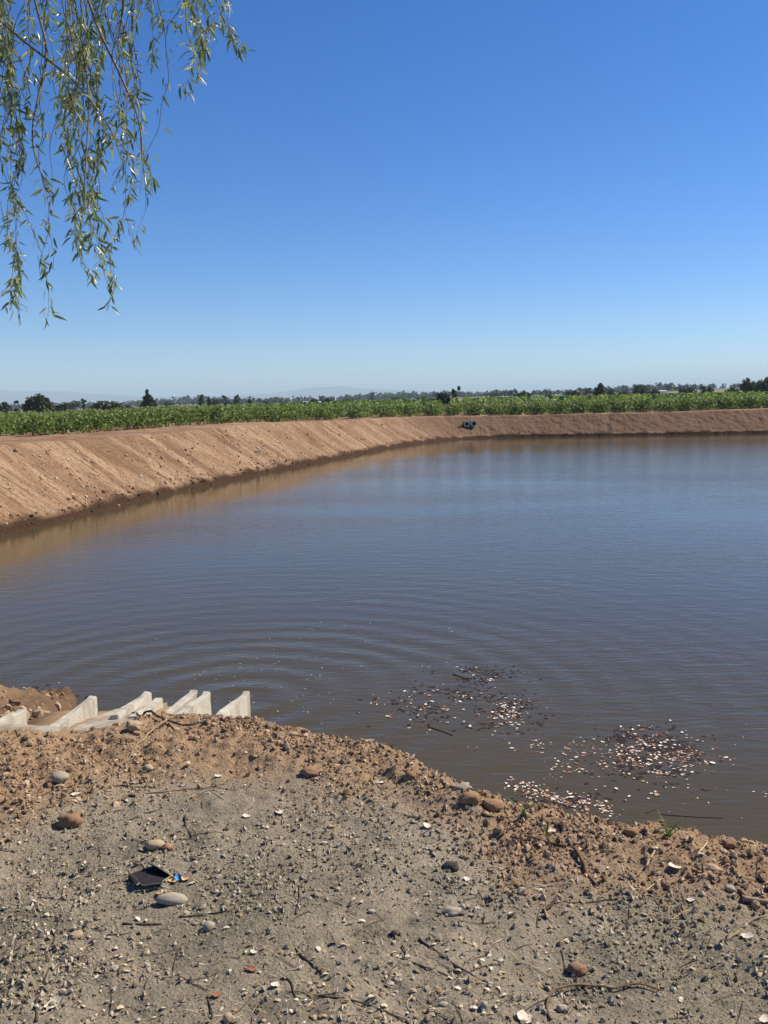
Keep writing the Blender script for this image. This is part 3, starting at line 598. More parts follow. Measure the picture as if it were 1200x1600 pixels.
TR = [  # name, label, category, x, base, top, width px, distance, shape, leaf, clumps
 ('broad_tree', 'bushy dark tree with a pointed top, tallest near the left end of the tree line', 'tree', 60, 655, 616, 44, 118, 'round', D, 620),
 ('bush', 'low spreading dark bush just right of the tall bushy tree at the left end', 'bush', 96, 653, 629, 34, 120, 'bush', D, 420),
 ('bush', 'small brownish bush with a bare twig top at the left edge of the vineyard', 'bush', 18, 652, 627, 24, 130, 'wispy', B, 260),
 ('broad_tree', 'dark tree cut off by the left edge of the picture beyond the vines', 'tree', -4, 652, 629, 22, 150, 'round', D, 260),
 ('broad_tree', 'hazy blue green tree with a flat double crown left of centre gap in trees', 'tree', 119, 646, 625, 22, 330, 'round', G, 240),
 ('slim_tree', 'slim pale tree beside the hazy double crowned tree', 'tree', 131, 648, 624, 9, 240, 'wispy', G, 160),
 ('bush', 'wide flat topped dark thicket left of the triangular conifer', 'bush', 166, 648, 626, 50, 165, 'bush', D, 520),
 ('bush', 'small dark bush joining the wide thicket to the conifer', 'bush', 200, 646, 633, 22, 170, 'bush', D, 220),
 ('conifer', 'triangular dark conifer standing alone above the left half of the vineyard', 'tree', 232, 648, 611, 26, 150, 'conifer', D, 560),
 ('broad_tree', 'round hazy tree between the conifer and the pair of poplars', 'tree', 262, 642, 627, 18, 420, 'round', G, 220),
 ('poplar', 'taller dark poplar of the pair standing side by side', 'poplar', 316, 645, 616, 8, 210, 'poplar', D, 300),
 ('poplar', 'shorter thin poplar of the pair standing side by side', 'poplar', 327, 644, 619, 6, 215, 'poplar', D, 240),
 ('broad_tree', 'round bluish tree just right of the pair of poplars', 'tree', 337, 644, 623, 13, 300, 'round', D, 200),
 ('broad_tree', 'hazy pale tree with a loose crown behind the poplars', 'tree', 350, 642, 619, 14, 420, 'wispy', G, 220),
 ('bush', 'low olive bush in front of the columnar tree', 'bush', 356, 645, 629, 20, 200, 'bush', B, 260),
 ('broad_tree', 'egg shaped grey green tree beside the low olive bush', 'tree', 371, 645, 617, 11, 240, 'poplar', G, 240),
 ('poplar', 'very thin short poplar right of the egg shaped tree', 'poplar', 391, 643, 623, 6, 260, 'poplar', D, 180),
 ('broad_tree', 'dark small tree left of the white sheds', 'tree', 416, 641, 628, 13, 260, 'round', D, 200),
 ('bush', 'mid green bush right of the white sheds', 'bush', 491, 639, 622, 15, 230, 'bush', G, 220),
 ('bush', 'dark round bush standing out above the middle of the vineyard', 'bush', 513, 639, 621, 25, 190, 'bush', D, 380),
 ('bush', 'hazy low bush right of the dark round bush', 'bush', 545, 638, 622, 34, 330, 'bush', G, 300),
 ('bush', 'broad olive bush between the round bush and the big dark shrub', 'bush', 623, 636, 620, 32, 240, 'bush', G, 320),
 ('bush', 'small grey green bush left of the big dark shrub', 'bush', 662, 634, 619, 24, 280, 'bush', G, 240),
 ('conifer', 'small pointed far tree rising out of the distant wood near the middle', 'tree', 582, 630, 613, 6, 600, 'conifer', D, 160),
 ('bush', 'big dark leaning shrub at the end of the vine row gap', 'shrub', 691, 640, 612, 36, 118, 'bush', D, 620),
 ('bare_tree', 'tall thin tree with bare upright limbs beside the big dark shrub', 'tree', 712, 640, 605, 14, 118, 'wispy', D, 300),
 ('broad_tree', 'pale hazy tree group with a rounded crown far behind the right vines', 'tree', 778, 626, 609, 30, 520, 'round', G, 320),
 ('broad_tree', 'smaller pale hazy tree right of the rounded far tree', 'tree', 797, 625, 610, 18, 520, 'round', G, 220),
 ('bush', 'dark domed bush behind the vines right of the culvert pipes', 'bush', 818, 633, 610, 32, 160, 'bush', D, 420),
 ('bush', 'low dark bush between the domed bush and the cypress clump', 'bush', 858, 630, 616, 20, 190, 'bush', D, 240),
 ('bush', 'flat brownish thicket left of the cypress clump', 'bush', 898, 629, 610, 42, 210, 'bush', B, 420),
 ('slim_tree', 'grey slim tree touching the left side of the cypress clump', 'tree', 919, 628, 607, 9, 230, 'wispy', G, 180),
 ('cypress_clump', 'dense dark clump of upright cypress tops, tallest right of centre', 'cypress', 936, 629, 598, 20, 175, 'poplar', D, 560),
 ('broad_tree', 'small round tree just right of the cypress clump', 'tree', 955, 627, 607, 14, 260, 'round', G, 200),
 ('bush', 'dark low thicket left of the rounded green tree', 'bush', 976, 627, 611, 32, 200, 'bush', D, 320),
 ('broad_tree', 'rounded mid green tree with a knobbly top right of the cypress clump', 'tree', 1003, 626, 600, 34, 190, 'round', G, 480),
 ('bush', 'low green bush on the right shoulder of the rounded green tree', 'bush', 1021, 626, 607, 18, 195, 'bush', G, 260),
 ('bush', 'brown leafed thicket left of the reddish grey bush on the right', 'bush', 1071, 623, 605, 36, 200, 'bush', B, 420),
 ('bush', 'reddish grey domed bush right of the brown thicket', 'bush', 1102, 622, 603, 28, 190, 'bush', B, 360),
 ('bush', 'small bush left of the tall trees at the right edge', 'bush', 1143, 620, 603, 24, 190, 'bush', D, 280),
 ('broad_tree', 'dark grey tree second from the right edge of the picture', 'tree', 1170, 620, 592, 26, 165, 'round', D, 480),
 ('broad_tree', 'tall dark tree cut by the right edge of the picture', 'tree', 1196, 620, 589, 38, 160, 'round', D, 560),
]
for i, t in enumerate(TR):
    tree(*t[:8], kind=t[8], m=t[9], seed=100 + i, nl=t[10], group='trees and bushes beyond the vineyard')
# far woods, two bands
lob, P_, S2 = None, [], []
for band, (r_, cnt, hmin, hmax) in enumerate(((620, 200, 2.5, 5.0), (900, 600, 3.0, 6.5), (1250, 760, 5, 10))):
    for i in range(cnt):
        a = R(random.uniform(-29, 29)); q = r_ * random.uniform(.92, 1.08); x, y = math.sin(a) * q, math.cos(a) * q
        dens = float(noise(a * 14 + band * 7, 0.3, 55))
        if dens < (-0.05 if band == 0 else -0.7): continue
        h = random.uniform(hmin, hmax) * (1 + 0.3 * dens); wd = h * random.uniform(.45, 1.2); z = float(field_z(x, y)); k = 26
        d = rng.normal(size=(k, 3)); d /= np.linalg.norm(d, axis=1)[:, None]
        P_.append(np.array([x, y, z + h * .5]) + d * np.array([wd * .5, wd * .5, h * .5]) * rng.uniform(.4, 1, (k, 1))); S2.append(np.full(k, h * .36) * rng.uniform(.7, 1.2, k))
V, F = leaves_at(np.array([(-0.5, -0.1, 0), (0.05, -0.5, 0.15), (0.55, 0.05, -0.05), (0.0, 0.5, 0.12)]), np.vstack(P_), np.concatenate(S2), 1.3)
tag(obj('far_woods', mesh_np('far_woods', V, F), M_tree['dark']), 'hazy line of far woods along the horizon', kind='stuff')
# white sheds
for x, y, wp, hp, Yd, lab in ((478, 632, 9, 5, 480, 'small white farm shed far off, left of its pair'), (498, 632, 7, 5, 480, 'small white farm shed far off, right of its pair'), (1034, 613, 13, 4, 430, 'long low white shed far off behind the right vines')):
    p = at_dist(x, y, Yd); g = float(field_z(p[0], p[1])); q = at_dist(x, y - hp, Yd); wd = .8 * wp / FOC * Yd; h = max(.7 * (q[2] - g), 1.6)
    o = empty('farm_shed', (p[0], p[1], g), lab, 'shed', 'white farm sheds')
    hw, hd = wd / 2, 2.5
    V = np.array([(-hw, -hd, -1), (hw, -hd, -1), (hw, hd, -1), (-hw, hd, -1), (-hw, -hd, h * .8), (hw, -hd, h * .8), (hw, hd, h * .8), (-hw, hd, h * .8)])
    obj('wall', mesh_np('shed_wall', V, np.array([(0, 1, 5, 4), (1, 2, 6, 5), (2, 3, 7, 6), (3, 0, 4, 7)])), M_white, o)
    V = np.array([(-hw - .2, -hd - .2, h * .8), (hw + .2, -hd - .2, h * .8), (hw + .2, 0, h * 1.05), (-hw - .2, 0, h * 1.05), (hw + .2, hd + .2, h * .8), (-hw - .2, hd + .2, h * .8)])
    obj('roof', mesh_np('shed_roof', V, np.array([(0, 1, 2, 3), (3, 2, 4, 5)])), M_roof, o)

# ------------------------------------------------------------------ culvert pipes in the far corner
def ring_pipe(ro, ri, L, seg=20):
    th = np.linspace(0, 2 * math.pi, seg, endpoint=False); c = np.column_stack([np.cos(th), 0 * th, np.sin(th)])
    V = np.vstack([c * ro, c * ro + (0, L, 0), c * ri, c * ri + (0, L, 0)]); q = []
    i = np.arange(seg); j = (i + 1) % seg
    q = np.vstack([np.column_stack([i, j, j + seg, i + seg]), np.column_stack([i + 2 * seg, i + 3 * seg, j + 3 * seg, j + 2 * seg])])
    face = np.column_stack([i, i + 2 * seg, j + 2 * seg, j])
    return V, q, face
for x, y, lab in ((729.5, 662.5, 'concrete culvert pipe in the far bank, left one of the pair beside a black hose'), (740.5, 662, 'concrete culvert pipe in the far bank, right one of the pair')):
    p = at_dist(x, y, 75.5); o = empty('culvert_pipe', tuple(p), lab, 'culvert pipe', 'culvert pipes in the far bank', rz=R(4))
    V, q, fc = ring_pipe(0.25, 0.165, 3.2)
    obj('pipe', mesh_np('pipe', V, q), M_pipe, o); V2 = V.copy(); V2[:, 1] = np.where(V2[:, 1] > 1, 0.05, -0.02); V2[:20] *= (1.03, 1, 1.03)
    i = np.arange(20); j = (i + 1) % 20
    obj('rim', mesh_np('rim', V2, np.vstack([fc, np.column_stack([j, i, i + 20, j + 20])])), M_pipeface, o)
p = at_dist(722, 665, 75.4); P = chaikin([p + (0.5, 2.2, 0.35), p + (0.25, .9, .16), p + (0, 0, 0.05), p + (-.35, -.3, -.18)], 2)
V, q, t = tube(P, 0.085, 8); tag(obj('drain_hose', mesh_np('drain_hose', V, [q, t], True), M_hose), 'short black hose lying beside the left culvert pipe', 'hose')

# ------------------------------------------------------------------ concrete inlet chute at the near shore
chute_o = np.array([-1.6, 5.0, 1.45]); chute = empty('concrete_chute', tuple(chute_o), 'pale concrete inlet chute with upright fins at the pond edge on the left', 'chute')
def prism_yz(poly, x0, x1):
    n = len(poly); V = np.array([(x0, y, z) for y, z in poly] + [(x1, y, z) for y, z in poly], float) - chute_o
    q = np.array([(i, (i + 1) % n, n + (i + 1) % n, n + i) for i in range(n)])
    return V, q, n
fins = [(43, 1106, 1136, 4.95, -8, 1130, 4.5), (153, 1087, 1111, 5.30, 72, 1143, 4.52), (237, 1080, 1108, 5.66, 178, 1117, 4.95), (255, 1090, 1112, 5.55, 205, 1120, 4.95), (308, 1078, 1112, 5.72, 255, 1116, 4.9), (330, 1080, 1114, 5.72, 278, 1117, 4.9), (391, 1080, 1128, 5.90, 345, 1117, 4.9)]
import bmesh
for k, (fx, ft, fb, Yf, nx, ny, Yn) in enumerate(fins):
    a = at_dist(fx, ft, Yf); bb = at_dist(fx, fb, Yf); c_ = at_dist(nx, ny, Yn); xr = (a[0] + bb[0]) / 2; th = 0.05
    poly = [(Yn - .05, c_[2] - .22), (Yf, bb[2] - .25), (Yf, a[2]), (Yf - .06, a[2]), (Yn, c_[2])]
    V, q, n = prism_yz(poly, xr - th, xr)
    bm = bmesh.new(); vs_ = [bm.verts.new(v) for v in V]
    for f in q: bm.faces.new([vs_[i] for i in f])
    bm.faces.new(vs_[:n][::-1]); bm.faces.new(vs_[n:]); bmesh.ops.recalc_face_normals(bm, faces=bm.faces)
    bmesh.ops.bevel(bm, geom=[e for e in bm.edges], offset=0.005, segments=2, affect='EDGES')
    bmesh.ops.subdivide_edges(bm, edges=[e for e in bm.edges if e.calc_length() > 0.12], cuts=5, use_grid_fill=True)
    for v in bm.verts:
        dx_ = 0.007 * float(fbm(v.co.y * 14 + k, v.co.z * 14, 80 + k, 3)); v.co.x += dx_; v.co.z += 0.008 * float(fbm(v.co.y * 20, v.co.x * 20 + k, 85, 2)); 
        if k == 4: v.co.x += 0.12 * (v.co.z + 0.1)
    me = bpy.data.meshes.new('fin'); bm.to_mesh(me); bm.free(); o = obj('fin', me, M_conc, chute)
    if k == 4: tag(o, 'stained leaning fin, third from the right')
# aprons between fins, resting on the soil
def slab(name, x0, x1, y0, y1, zofs):
    gx = np.linspace(x0, x1, 14); gy = np.linspace(y0, y1, 22); A, C = np.meshgrid(gx, gy)
    Z = zofs(A, C) + 0.006 * fbm(A * 12, C * 12, 90, 3); top = np.stack([A, C, Z], -1).reshape(-1, 3) - chute_o; F = grid_faces(22, 14)
    bot = top - (0, 0, 0.12); i = np.arange(22 * 14).reshape(22, 14); e = np.concatenate([i[0, :], i[1:, -1], i[-1, -2::-1], i[-2:0:-1, 0]]); f = np.roll(e, -1)
    obj(name, mesh_np(name, np.vstack([top, bot]), np.vstack([F, np.column_stack([e + 308, f + 308, f, e])])), M_apron, chute)
fz = lambda a, c: gz(a, c, False) - 0.03 + 0.06 * sstep(4.40, 4.75, c)
slab('floor_slab', -1.72, -1.46, 4.40, 5.68, fz)
slab('side_slab', -2.14, -1.735, 4.30, 4.66, lambda a, c: gz(a, c, False) - 0.035 + 0.06 * sstep(4.30, 4.48, c))

# ------------------------------------------------------------------ gravel, clods, litter (uncountable)
def area_pts(n, p=1.3):
    y = 1.5 * (1 - rng.uniform(0, 1, n) * (1 - (1.5 / 5.4) ** (p - 0.2))) ** (-1 / (p - 0.2)); x = rng.uniform(-1, 1, n) * (y * 0.50 + 0.35); return x, y
x, y = area_pts(170000); d = ycrest(x) - y; cl = fbm(x * 1.6, y * 1.6, 91, 3)
k_ = (d > -0.35) & (rng.uniform(size=len(x)) < np.clip(0.48 + 2.0 * cl, 0.12, 1)); x, y = x[k_], y[k_]
s = np.clip(rng.pareto(2.0, len(x)) * 0.0026 + 0.0017, 0, 0.013); so = soil_of(x, y)
isb = rng.uniform(size=len(x)) < so
for nm, m, sel, lab in (('gravel', M_gravel, ~isb, 'fine grey gravel strewn over the trodden ground'), ('soil_crumbs', M_clods, isb, 'fine orange soil crumbs along the crest of the near bank')):
    P = np.column_stack([x[sel], y[sel], gz(x[sel], y[sel]) + s[sel] * .35]); sc = s[sel] * (1.5 if nm == 'soil_crumbs' else 1)
    V, F, tn = scatter(CHIPS, P, sc); tag(obj(nm, mesh_np(nm, V, F, False, {'tone': tn}), m), lab, kind='stuff')
# clods: larger, mostly in the soil band and just over the crest
n = 30000; x = rng.uniform(-2.5, 2.9, n); y = ycrest(x) + 0.30 - rng.gamma(1.6, 0.34, n)
k_ = (y > 1.7) & (rng.uniform(size=n) < soil_of(x, y) * np.clip(0.5 + 1.0 * fbm(x * 2.5, y * 2.5, 95, 3), 0.08, 1)) & ~((x < -1.35) & (y > 4.35)); x, y = x[k_], y[k_]
s = np.clip(rng.pareto(2.6, len(x)) * 0.0045 + 0.0035, 0, 0.021)
V, F, tn = scatter(CLODS, np.column_stack([x, y, gz(x, y) + s * .3]), s)
tag(obj('earth_clods', mesh_np('earth_clods', V, F, False, {'tone': tn}), M_clods), 'crumbly orange earth clods heaped along the crest of the near bank', kind='stuff')
n = 5200; x = rng.uniform(-4.6, -1.95, n); y = rng.uniform(4.75, 9.2, n); k_ = (x + 0.26 * np.maximum(y - 4.9, 0) < -2.05) & (rng.uniform(size=n) < np.clip(.35 + fbm(x * 3, y * 3, 96, 3), .05, 1)); x, y = x[k_], y[k_]; s = np.clip(rng.pareto(2.4, len(x)) * .010 + .007, 0, .05)
V, F, tn = scatter(CLODS, np.column_stack([x, y, gz(x, y) + s * .3]), s)
tag(obj('mound_rubble', mesh_np('mound_rubble', V, F, False, {'tone': tn}), M_clods), 'rough earth rubble on the mound at the left shore', kind='stuff')
# litter: tiny straw, leaf scraps
x, y = area_pts(12000, 1.4); d = ycrest(x) - y; k_ = (d > -0.2) & (rng.uniform(size=len(x)) < np.clip(.45 + fbm(x * 1.3, y * 1.3, 97, 3), .1, 1)); x, y = x[k_], y[k_]; n = len(x)
q4 = np.array([(-1, -.5, 0), (0, -.6, .25), (1, -.2, 0), (0.9, .3, .1), (0, .6, .35), (-1, .3, .05)]); FQ = np.array([(0, 1, 4, 5), (1, 2, 3, 4)])
S3 = rng.uniform(0.004, 0.011, n)[:, None] * np.array([[1, 1, 1]]); thin = rng.uniform(size=n) < .55; S3[thin] *= np.array([2.0, 0.16, 0.4])
V, F, tn = scatter([(q4, FQ)], np.column_stack([x, y, gz(x, y) + .004]), S3, 0.35)
tag(obj('leaf_litter', mesh_np('leaf_litter', V, F, False, {'tone': tn}), M_litter), 'scraps of straw and dead leaf on the ground', kind='stuff')

# ------------------------------------------------------------------ single stones
def stone(px, py, wpx, label, m, sq, kind='smooth', seed=1, group=None, name='stone', rz=0, cat='stone', sink=.3):
    p = on_ground(px, py); D_ = np.linalg.norm(p - (0, 0, EYE)); s_ = wpx / FOC * D_ / 2
    if kind == 'smooth': V, F = smoothlump(ICO3, .18, 1.1, sq, seed)
    else:
        V, F = smoothlump(ICO3, .34, 1.9, sq, seed); V = V * (1 + .10 * fbm(V[:, 0] * 6 + seed, V[:, 1] * 6 + V[:, 2] * 7, seed + 5, 3))[:, None]; s_ *= .92; sink = max(sink, .45)
    me = mesh_np(name, V * s_, F, True); o = obj(name, me, m); o.location = (p[0], p[1], float(gz(p[0], p[1], True)) + s_ * sq[2] * (1 - sink) * .75); o.rotation_euler = (random.uniform(-.15, .15), random.uniform(-.15, .15), rz)
    return tag(o, label, cat, group)
stone(94, 1220, 27, 'smooth rounded grey stone propped above two short twigs on the left', M_greystone, (1, .8, .55), seed=2, sink=-.1)
stone(111, 1288, 36, 'rough brown clod of earth with a white leaf at its left', M_clod, (1, .8, .72), 'rough', 3, name='earth_clod', cat='clod')
stone(232, 1204, 15, 'pale yellowish round pebble in the brown soil beside the forked branch', M_tanstone, (1, .85, .7), seed=4)
stone(209, 1138, 27, 'tan cobble under the arch of the dark branch near the chute', M_tanstone, (1, .75, .62), 'rough', 5)
stone(270, 1411, 45, 'long flat grey tan cobble below the dark carton', M_greystone, (1, .42, .38), seed=6, rz=.12)
stone(244, 1325, 27, 'oval tan stone above the dark carton', M_tanstone, (1, .72, .55), seed=7, rz=.2)
stone(261, 1328, 19, 'rusty brown stone beside the oval tan stone', M_clod, (1, .8, .6), 'rough', 8)
stone(326, 1452, 18, 'round grey pebble on top of a patch of gravel left of centre', M_greystone, (1, .85, .8), seed=9)
stone(119, 1464, 20, 'flat dusty tan stone half sunk in the ground at the lower left', M_tanstone, (1, .75, .35), seed=10)
stone(355, 1596, 14, 'upright egg shaped tan pebble at the bottom edge', M_tanstone, (.8, .8, 1.15), seed=11)
stone(902, 1519, 30, 'rough orange clod lying on grey gravel at the lower right', M_clod, (1, .8, .66), 'rough', 12, name='earth_clod', cat='clod')
stone(1112, 1362, 32, 'wedge shaped yellowish stone at the right part of the crest', M_tanstone, (1, .55, .45), 'rough', 13, rz=-.5)
stone(455, 1150, 22, 'flat pale stone lying on the crest right of the fins', M_tanstone, (1, .5, .35), seed=14, rz=-.2)
stone(722, 1233, 30, 'crumpled grey lump at the water edge in the middle', M_greystone, (1, .6, .45), 'rough', 15, name='grey_lump', cat='lump')
stone(742, 1234, 22, 'smaller grey lump right of the crumpled grey lump', M_greystone, (1, .6, .5), 'rough', 16, name='grey_lump', cat='lump')
stone(735, 1253, 34, 'big round brown clod below the grey lumps on the crest', M_clod, (1, .75, .6), 'rough', 17, name='earth_clod', cat='clod')
stone(770, 1260, 38, 'broad brown clod right of the big round clod on the crest', M_clod, (1, .7, .45), 'rough', 18, name='earth_clod', cat='clod')
stone(706, 1427, 24, 'grey lump of packed gravel below the dark clod in the middle', M_greystone, (1, .8, .5), 'rough', 19)
stone(705, 1357, 26, 'dark damp clod with a deep shadow in the middle of the ground', M_darkclod, (1, .8, .6), 'rough', 20, name='earth_clod', cat='clod')
stone(616, 1462, 14, 'dark stone with a sharp shadow left of the lower middle', M_darkclod, (1, .8, .7), 'rough', 21)
stone(757, 1574, 12, 'bluish grey oval pebble near the bottom middle', M_greystone, (.8, .9, 1), seed=22)
stone(693, 1571, 14, 'flat grey oval stone left of the bluish pebble', M_greystone, (1, .6, .45), seed=23)
stone(1140, 1392, 14, 'grey pebble on the brown band at the right edge', M_greystone, (1, .8, .7), seed=24)
stone(878, 1580, 16, 'dark grey stone under the looping twig at the bottom right', M_pebble, (1, .8, .75), 'rough', 25)
stone(640, 1216, 22, 'cracked brown clod on the edge of the crest in the middle', M_clod, (1, .8, .7), 'rough', 26, name='earth_clod', cat='clod')
stone(483, 1210, 28, 'dark brown clod standing proud left of the middle crest', M_clod, (1, .8, .65), 'rough', 27, name='earth_clod', cat='clod')
stone(985, 1302, 22, 'pale brown clod at the right where the crest dips', M_clod, (1, .75, .5), 'rough', 28, name='earth_clod', cat='clod')
stone(1140, 1322, 24, 'rounded clod on the crest near the right edge', M_clod, (1, .8, .6), 'rough', 29, name='earth_clod', cat='clod')
PEB = [mesh_np('pebble', *lumpy(ICO2, .20, (1, .8, .62), 200 + k), False) for k in range(6)]
for me in PEB: me.materials.append(M_pebble)
clusters = [(320, 1445, 34, 22), (690, 1425, 40, 26), (870, 1440, 60, 34), (950, 1500, 60, 22), (700, 1570, 70, 26), (350, 1385, 40, 20), (560, 1535, 60, 16), (830, 1590, 60, 14), (480, 1340, 90, 20), (760, 1370, 60, 18), (130, 1590, 70, 14), (600, 1390, 90, 22), (1000, 1590, 90, 14)]
for cxp, cyp, sp, cnt in clusters:
    for _ in range(cnt):
        u, v = cxp + random.gauss(0, sp), cyp + random.gauss(0, sp * .55)
        if not (4 < u < 1196 and 1255 < v < 1597): continue
        p = on_ground(u, v)
        if soil_of(p[0], p[1]) > .6: continue
        o = obj('pebble', PEB[random.randrange(6)]); s_ = random.choice((.006, .007, .008, .009, .012)) * random.uniform(.8, 1.15)
        o.location = (p[0], p[1], float(gz(p[0], p[1])) + s_ * .12); o.rotation_euler = (random.uniform(-.4, .4), random.uniform(-.4, .4), random.uniform(0, 6.28)); o.scale = (s_, s_ * random.uniform(.8, 1.1), s_ * random.uniform(.8, 1.2))
        tag(o, 'small grey pebble lying loose among the gravel of the near ground', 'pebble', 'loose grey pebbles on the near ground')

# ------------------------------------------------------------------ twigs and sticks
def stick(pts, wpx, label, m=None, name='twig', lift=None, wig=0.012, cat='twig'):
    m = m or M_bark; P = np.array([on_ground(u, v) for u, v in pts]); P = chaikin(P, 2)
    L = np.linalg.norm(np.diff(P, axis=0), axis=1).sum(); n = max(8, int(L / 0.02)); ss = np.concatenate([[0], np.cumsum(np.linalg.norm(np.diff(P, axis=0), axis=1))])
    t = np.linspace(0, ss[-1], n); P = np.stack([np.interp(t, ss, P[:, i]) for i in range(3)], 1)
    r0_ = .74 * wpx / FOC * np.linalg.norm(P[n // 2] - (0, 0, EYE)) / 2; sd_ = random.randrange(999)
    P[:, 0] += wig * fbm(t * 12, 0 * t, sd_, 3); P[:, 1] += wig * fbm(t * 12, 0 * t + 9, sd_ + 3, 3)
    g = gz(P[:, 0], P[:, 1]); k = np.ones(7) / 7; g = np.maximum(np.convolve(np.pad(g, 3, 'edge'), k, 'valid'), g - .004)
    P[:, 2] = g + r0_ * .8 + (np.interp(np.linspace(0, 1, n), np.linspace(0, 1, len(lift)), lift) if lift else 0)
    rad = r0_ * np.linspace(1.1, .55, n) * (1 + .35 * fbm(t * 45, 0 * t, sd_ + 7, 2))
    V, q, tr = tube(P, rad, 6); o = obj(name, mesh_np(name, V, [q, tr], True), m); return tag(o, label, cat)
stick([(192, 1122), (205, 1118), (235, 1120), (262, 1130), (290, 1141), (310, 1138), (333, 1127)], 5.5, 'dark arched branch lying over the tan cobble near the chute', lift=[.0, .03, .035, .02, .015, .02, .03], name='branch', cat='branch')
stick([(262, 1131), (240, 1145), (212, 1172), (196, 1193), (176, 1212)], 4.5, 'pale forked branch running down from the dark arched branch', M_drywood, 'branch', [.02, .012, .006, 0, 0], cat='branch')
stick([(895, 1331), (908, 1352), (922, 1372), (937, 1390)], 10, 'thick short brown stick lying on the grey ground at the right', M_stick, 'stick', [.012, .004, 0, 0], cat='stick')
stick([(1160, 1407), (1180, 1411), (1215, 1415)], 11, 'thick grey stick cut off by the right edge', M_drywood, 'stick', cat='stick')
stick([(1136, 1474), (1155, 1456), (1170, 1443), (1194, 1432)], 5, 'pale bent twig beside the white scrap at the right edge', M_drywood)
stick([(862, 1598), (856, 1574), (872, 1556), (905, 1544), (945, 1546), (965, 1550), (990, 1538), (1035, 1552)], 5, 'long looping brown twig at the bottom right', M_stick, lift=[0, .01, .02, .012, .004, .004, .01, 0])
stick([(815, 1307), (870, 1320), (905, 1328), (960, 1335)], 4, 'reddish straight twig along the brown crest at the right', M_stick)
stick([(808, 1320), (822, 1345), (840, 1360), (856, 1366)], 2.5, 'thin dark twig curving left of the thick brown stick')
stick([(850, 1420), (864, 1410), (905, 1412), (960, 1410), (1000, 1398), (1025, 1384)], 2.5, 'thin twig trailing right from a short dark peg')
stick([(846, 1424), (858, 1420), (866, 1410)], 7, 'short dark bent peg on the grey ground right of the middle', M_bark, 'stick', [0, .006, .02], cat='stick')
stick([(460, 1430), (464, 1408), (472, 1380), (490, 1362)], 3.5, 'curved dark twig standing out left of the middle ground')
stick([(400, 1384), (430, 1376), (455, 1352)], 2.5, 'thin brown twig left of the curved dark twig', M_stick)
stick([(660, 1470), (690, 1495), (725, 1518), (775, 1545)], 3.5, 'long straight dark twig in the lower middle')
stick([(632, 1482), (638, 1500), (660, 1518), (700, 1528)], 3, 'dark curved twig left of the long straight twig')
stick([(460, 1487), (480, 1502), (505, 1520)], 4, 'short dark sloping twig in the lower middle left')
stick([(445, 1528), (458, 1536), (463, 1558)], 4, 'hooked dark twig near the bottom middle left')
stick([(500, 1560), (545, 1562), (580, 1572), (635, 1596)], 4, 'long dark twig along the bottom middle')
stick([(86, 1476), (90, 1450), (102, 1420)], 3, 'upright thin dark twig at the lower left')
stick([(52, 1600), (58, 1570), (72, 1540), (80, 1518)], 4.5, 'forked dark twig at the bottom left corner')
stick([(190, 1446), (220, 1448), (253, 1446)], 4, 'straight dark twig below the long flat cobble')
stick([(165, 1462), (190, 1461), (207, 1458)], 3, 'short dark twig left below the straight dark twig')
stick([(285, 1433), (312, 1431), (340, 1428), (358, 1425)], 3.5, 'dark twig right of the long flat cobble')
stick([(81, 1262), (84, 1246), (83, 1226)], 3.5, 'left of two short twigs below the smooth grey stone', M_bark)
stick([(95, 1262), (99, 1245), (98, 1228)], 3.5, 'right of two short twigs below the smooth grey stone', M_bark)
stick([(186, 1228), (215, 1232), (252, 1232)], 3, 'dark straight twig under the yellowish pebble')
stick([(225, 1240), (270, 1237), (310, 1234), (352, 1227)], 2.5, 'long thin twig across the brown soil left of the middle')
stick([(195, 1286), (215, 1277), (245, 1268)], 2.5, 'thin slanting twig above the oval tan stone')
stick([(288, 1278), (292, 1297), (302, 1310)], 4, 'dark hooked twig right of the brown clod', M_bark)
stick([(1010, 1356), (1022, 1335), (1030, 1322)], 4, 'pale upright straw standing on the brown band at the right', M_straw, 'straw', cat='straw')
stick([(1086, 1345), (1098, 1326), (1104, 1318)], 4, 'pale straw stem near the crest at the right edge', M_straw, 'straw', cat='straw')
stick([(1000, 1398), (1020, 1386), (1034, 1374)], 3.5, 'pale dry stem on the brown band right of the thick stick', M_straw, 'straw', cat='straw')
stick([(1040, 1440), (1065, 1428), (1085, 1416)], 2.2, 'fine pale straw on smooth grey ground at the right', M_straw, 'straw', cat='straw')
stick([(640, 1555), (634, 1570), (642, 1582)], 2.2, 'fine curved straw near the bottom middle', M_straw, 'straw', cat='straw')
stick([(330, 1595), (334, 1570), (322, 1545), (280, 1526)], 3, 'thin dark twig above the egg shaped pebble')
TW = []
for _ in range(230):
    u = random.uniform(0, 1200); v = random.uniform(1190, 1598); p = on_ground(u, v)
    if ycrest(p[0]) - p[1] < 0.02: continue
    a = random.uniform(0, 6.28); L = random.uniform(.03, .14); t = np.linspace(0, 1, 7); bend = random.uniform(-.3, .3)
    X_ = p[0] + L * t * math.cos(a) - bend * L * t * t * math.sin(a); Y_ = p[1] + L * t * math.sin(a) + bend * L * t * t * math.cos(a)
    TW.append(tube(np.column_stack([X_, Y_, gz(X_, Y_) + .003]), random.uniform(.0008, .0019) * np.linspace(1, .5, 7), 4))
V, F = join(TW); tag(obj('twig_litter', mesh_np('twig_litter', V, F), M_bark), 'thin dead twiglets scattered on the ground', kind='stuff')

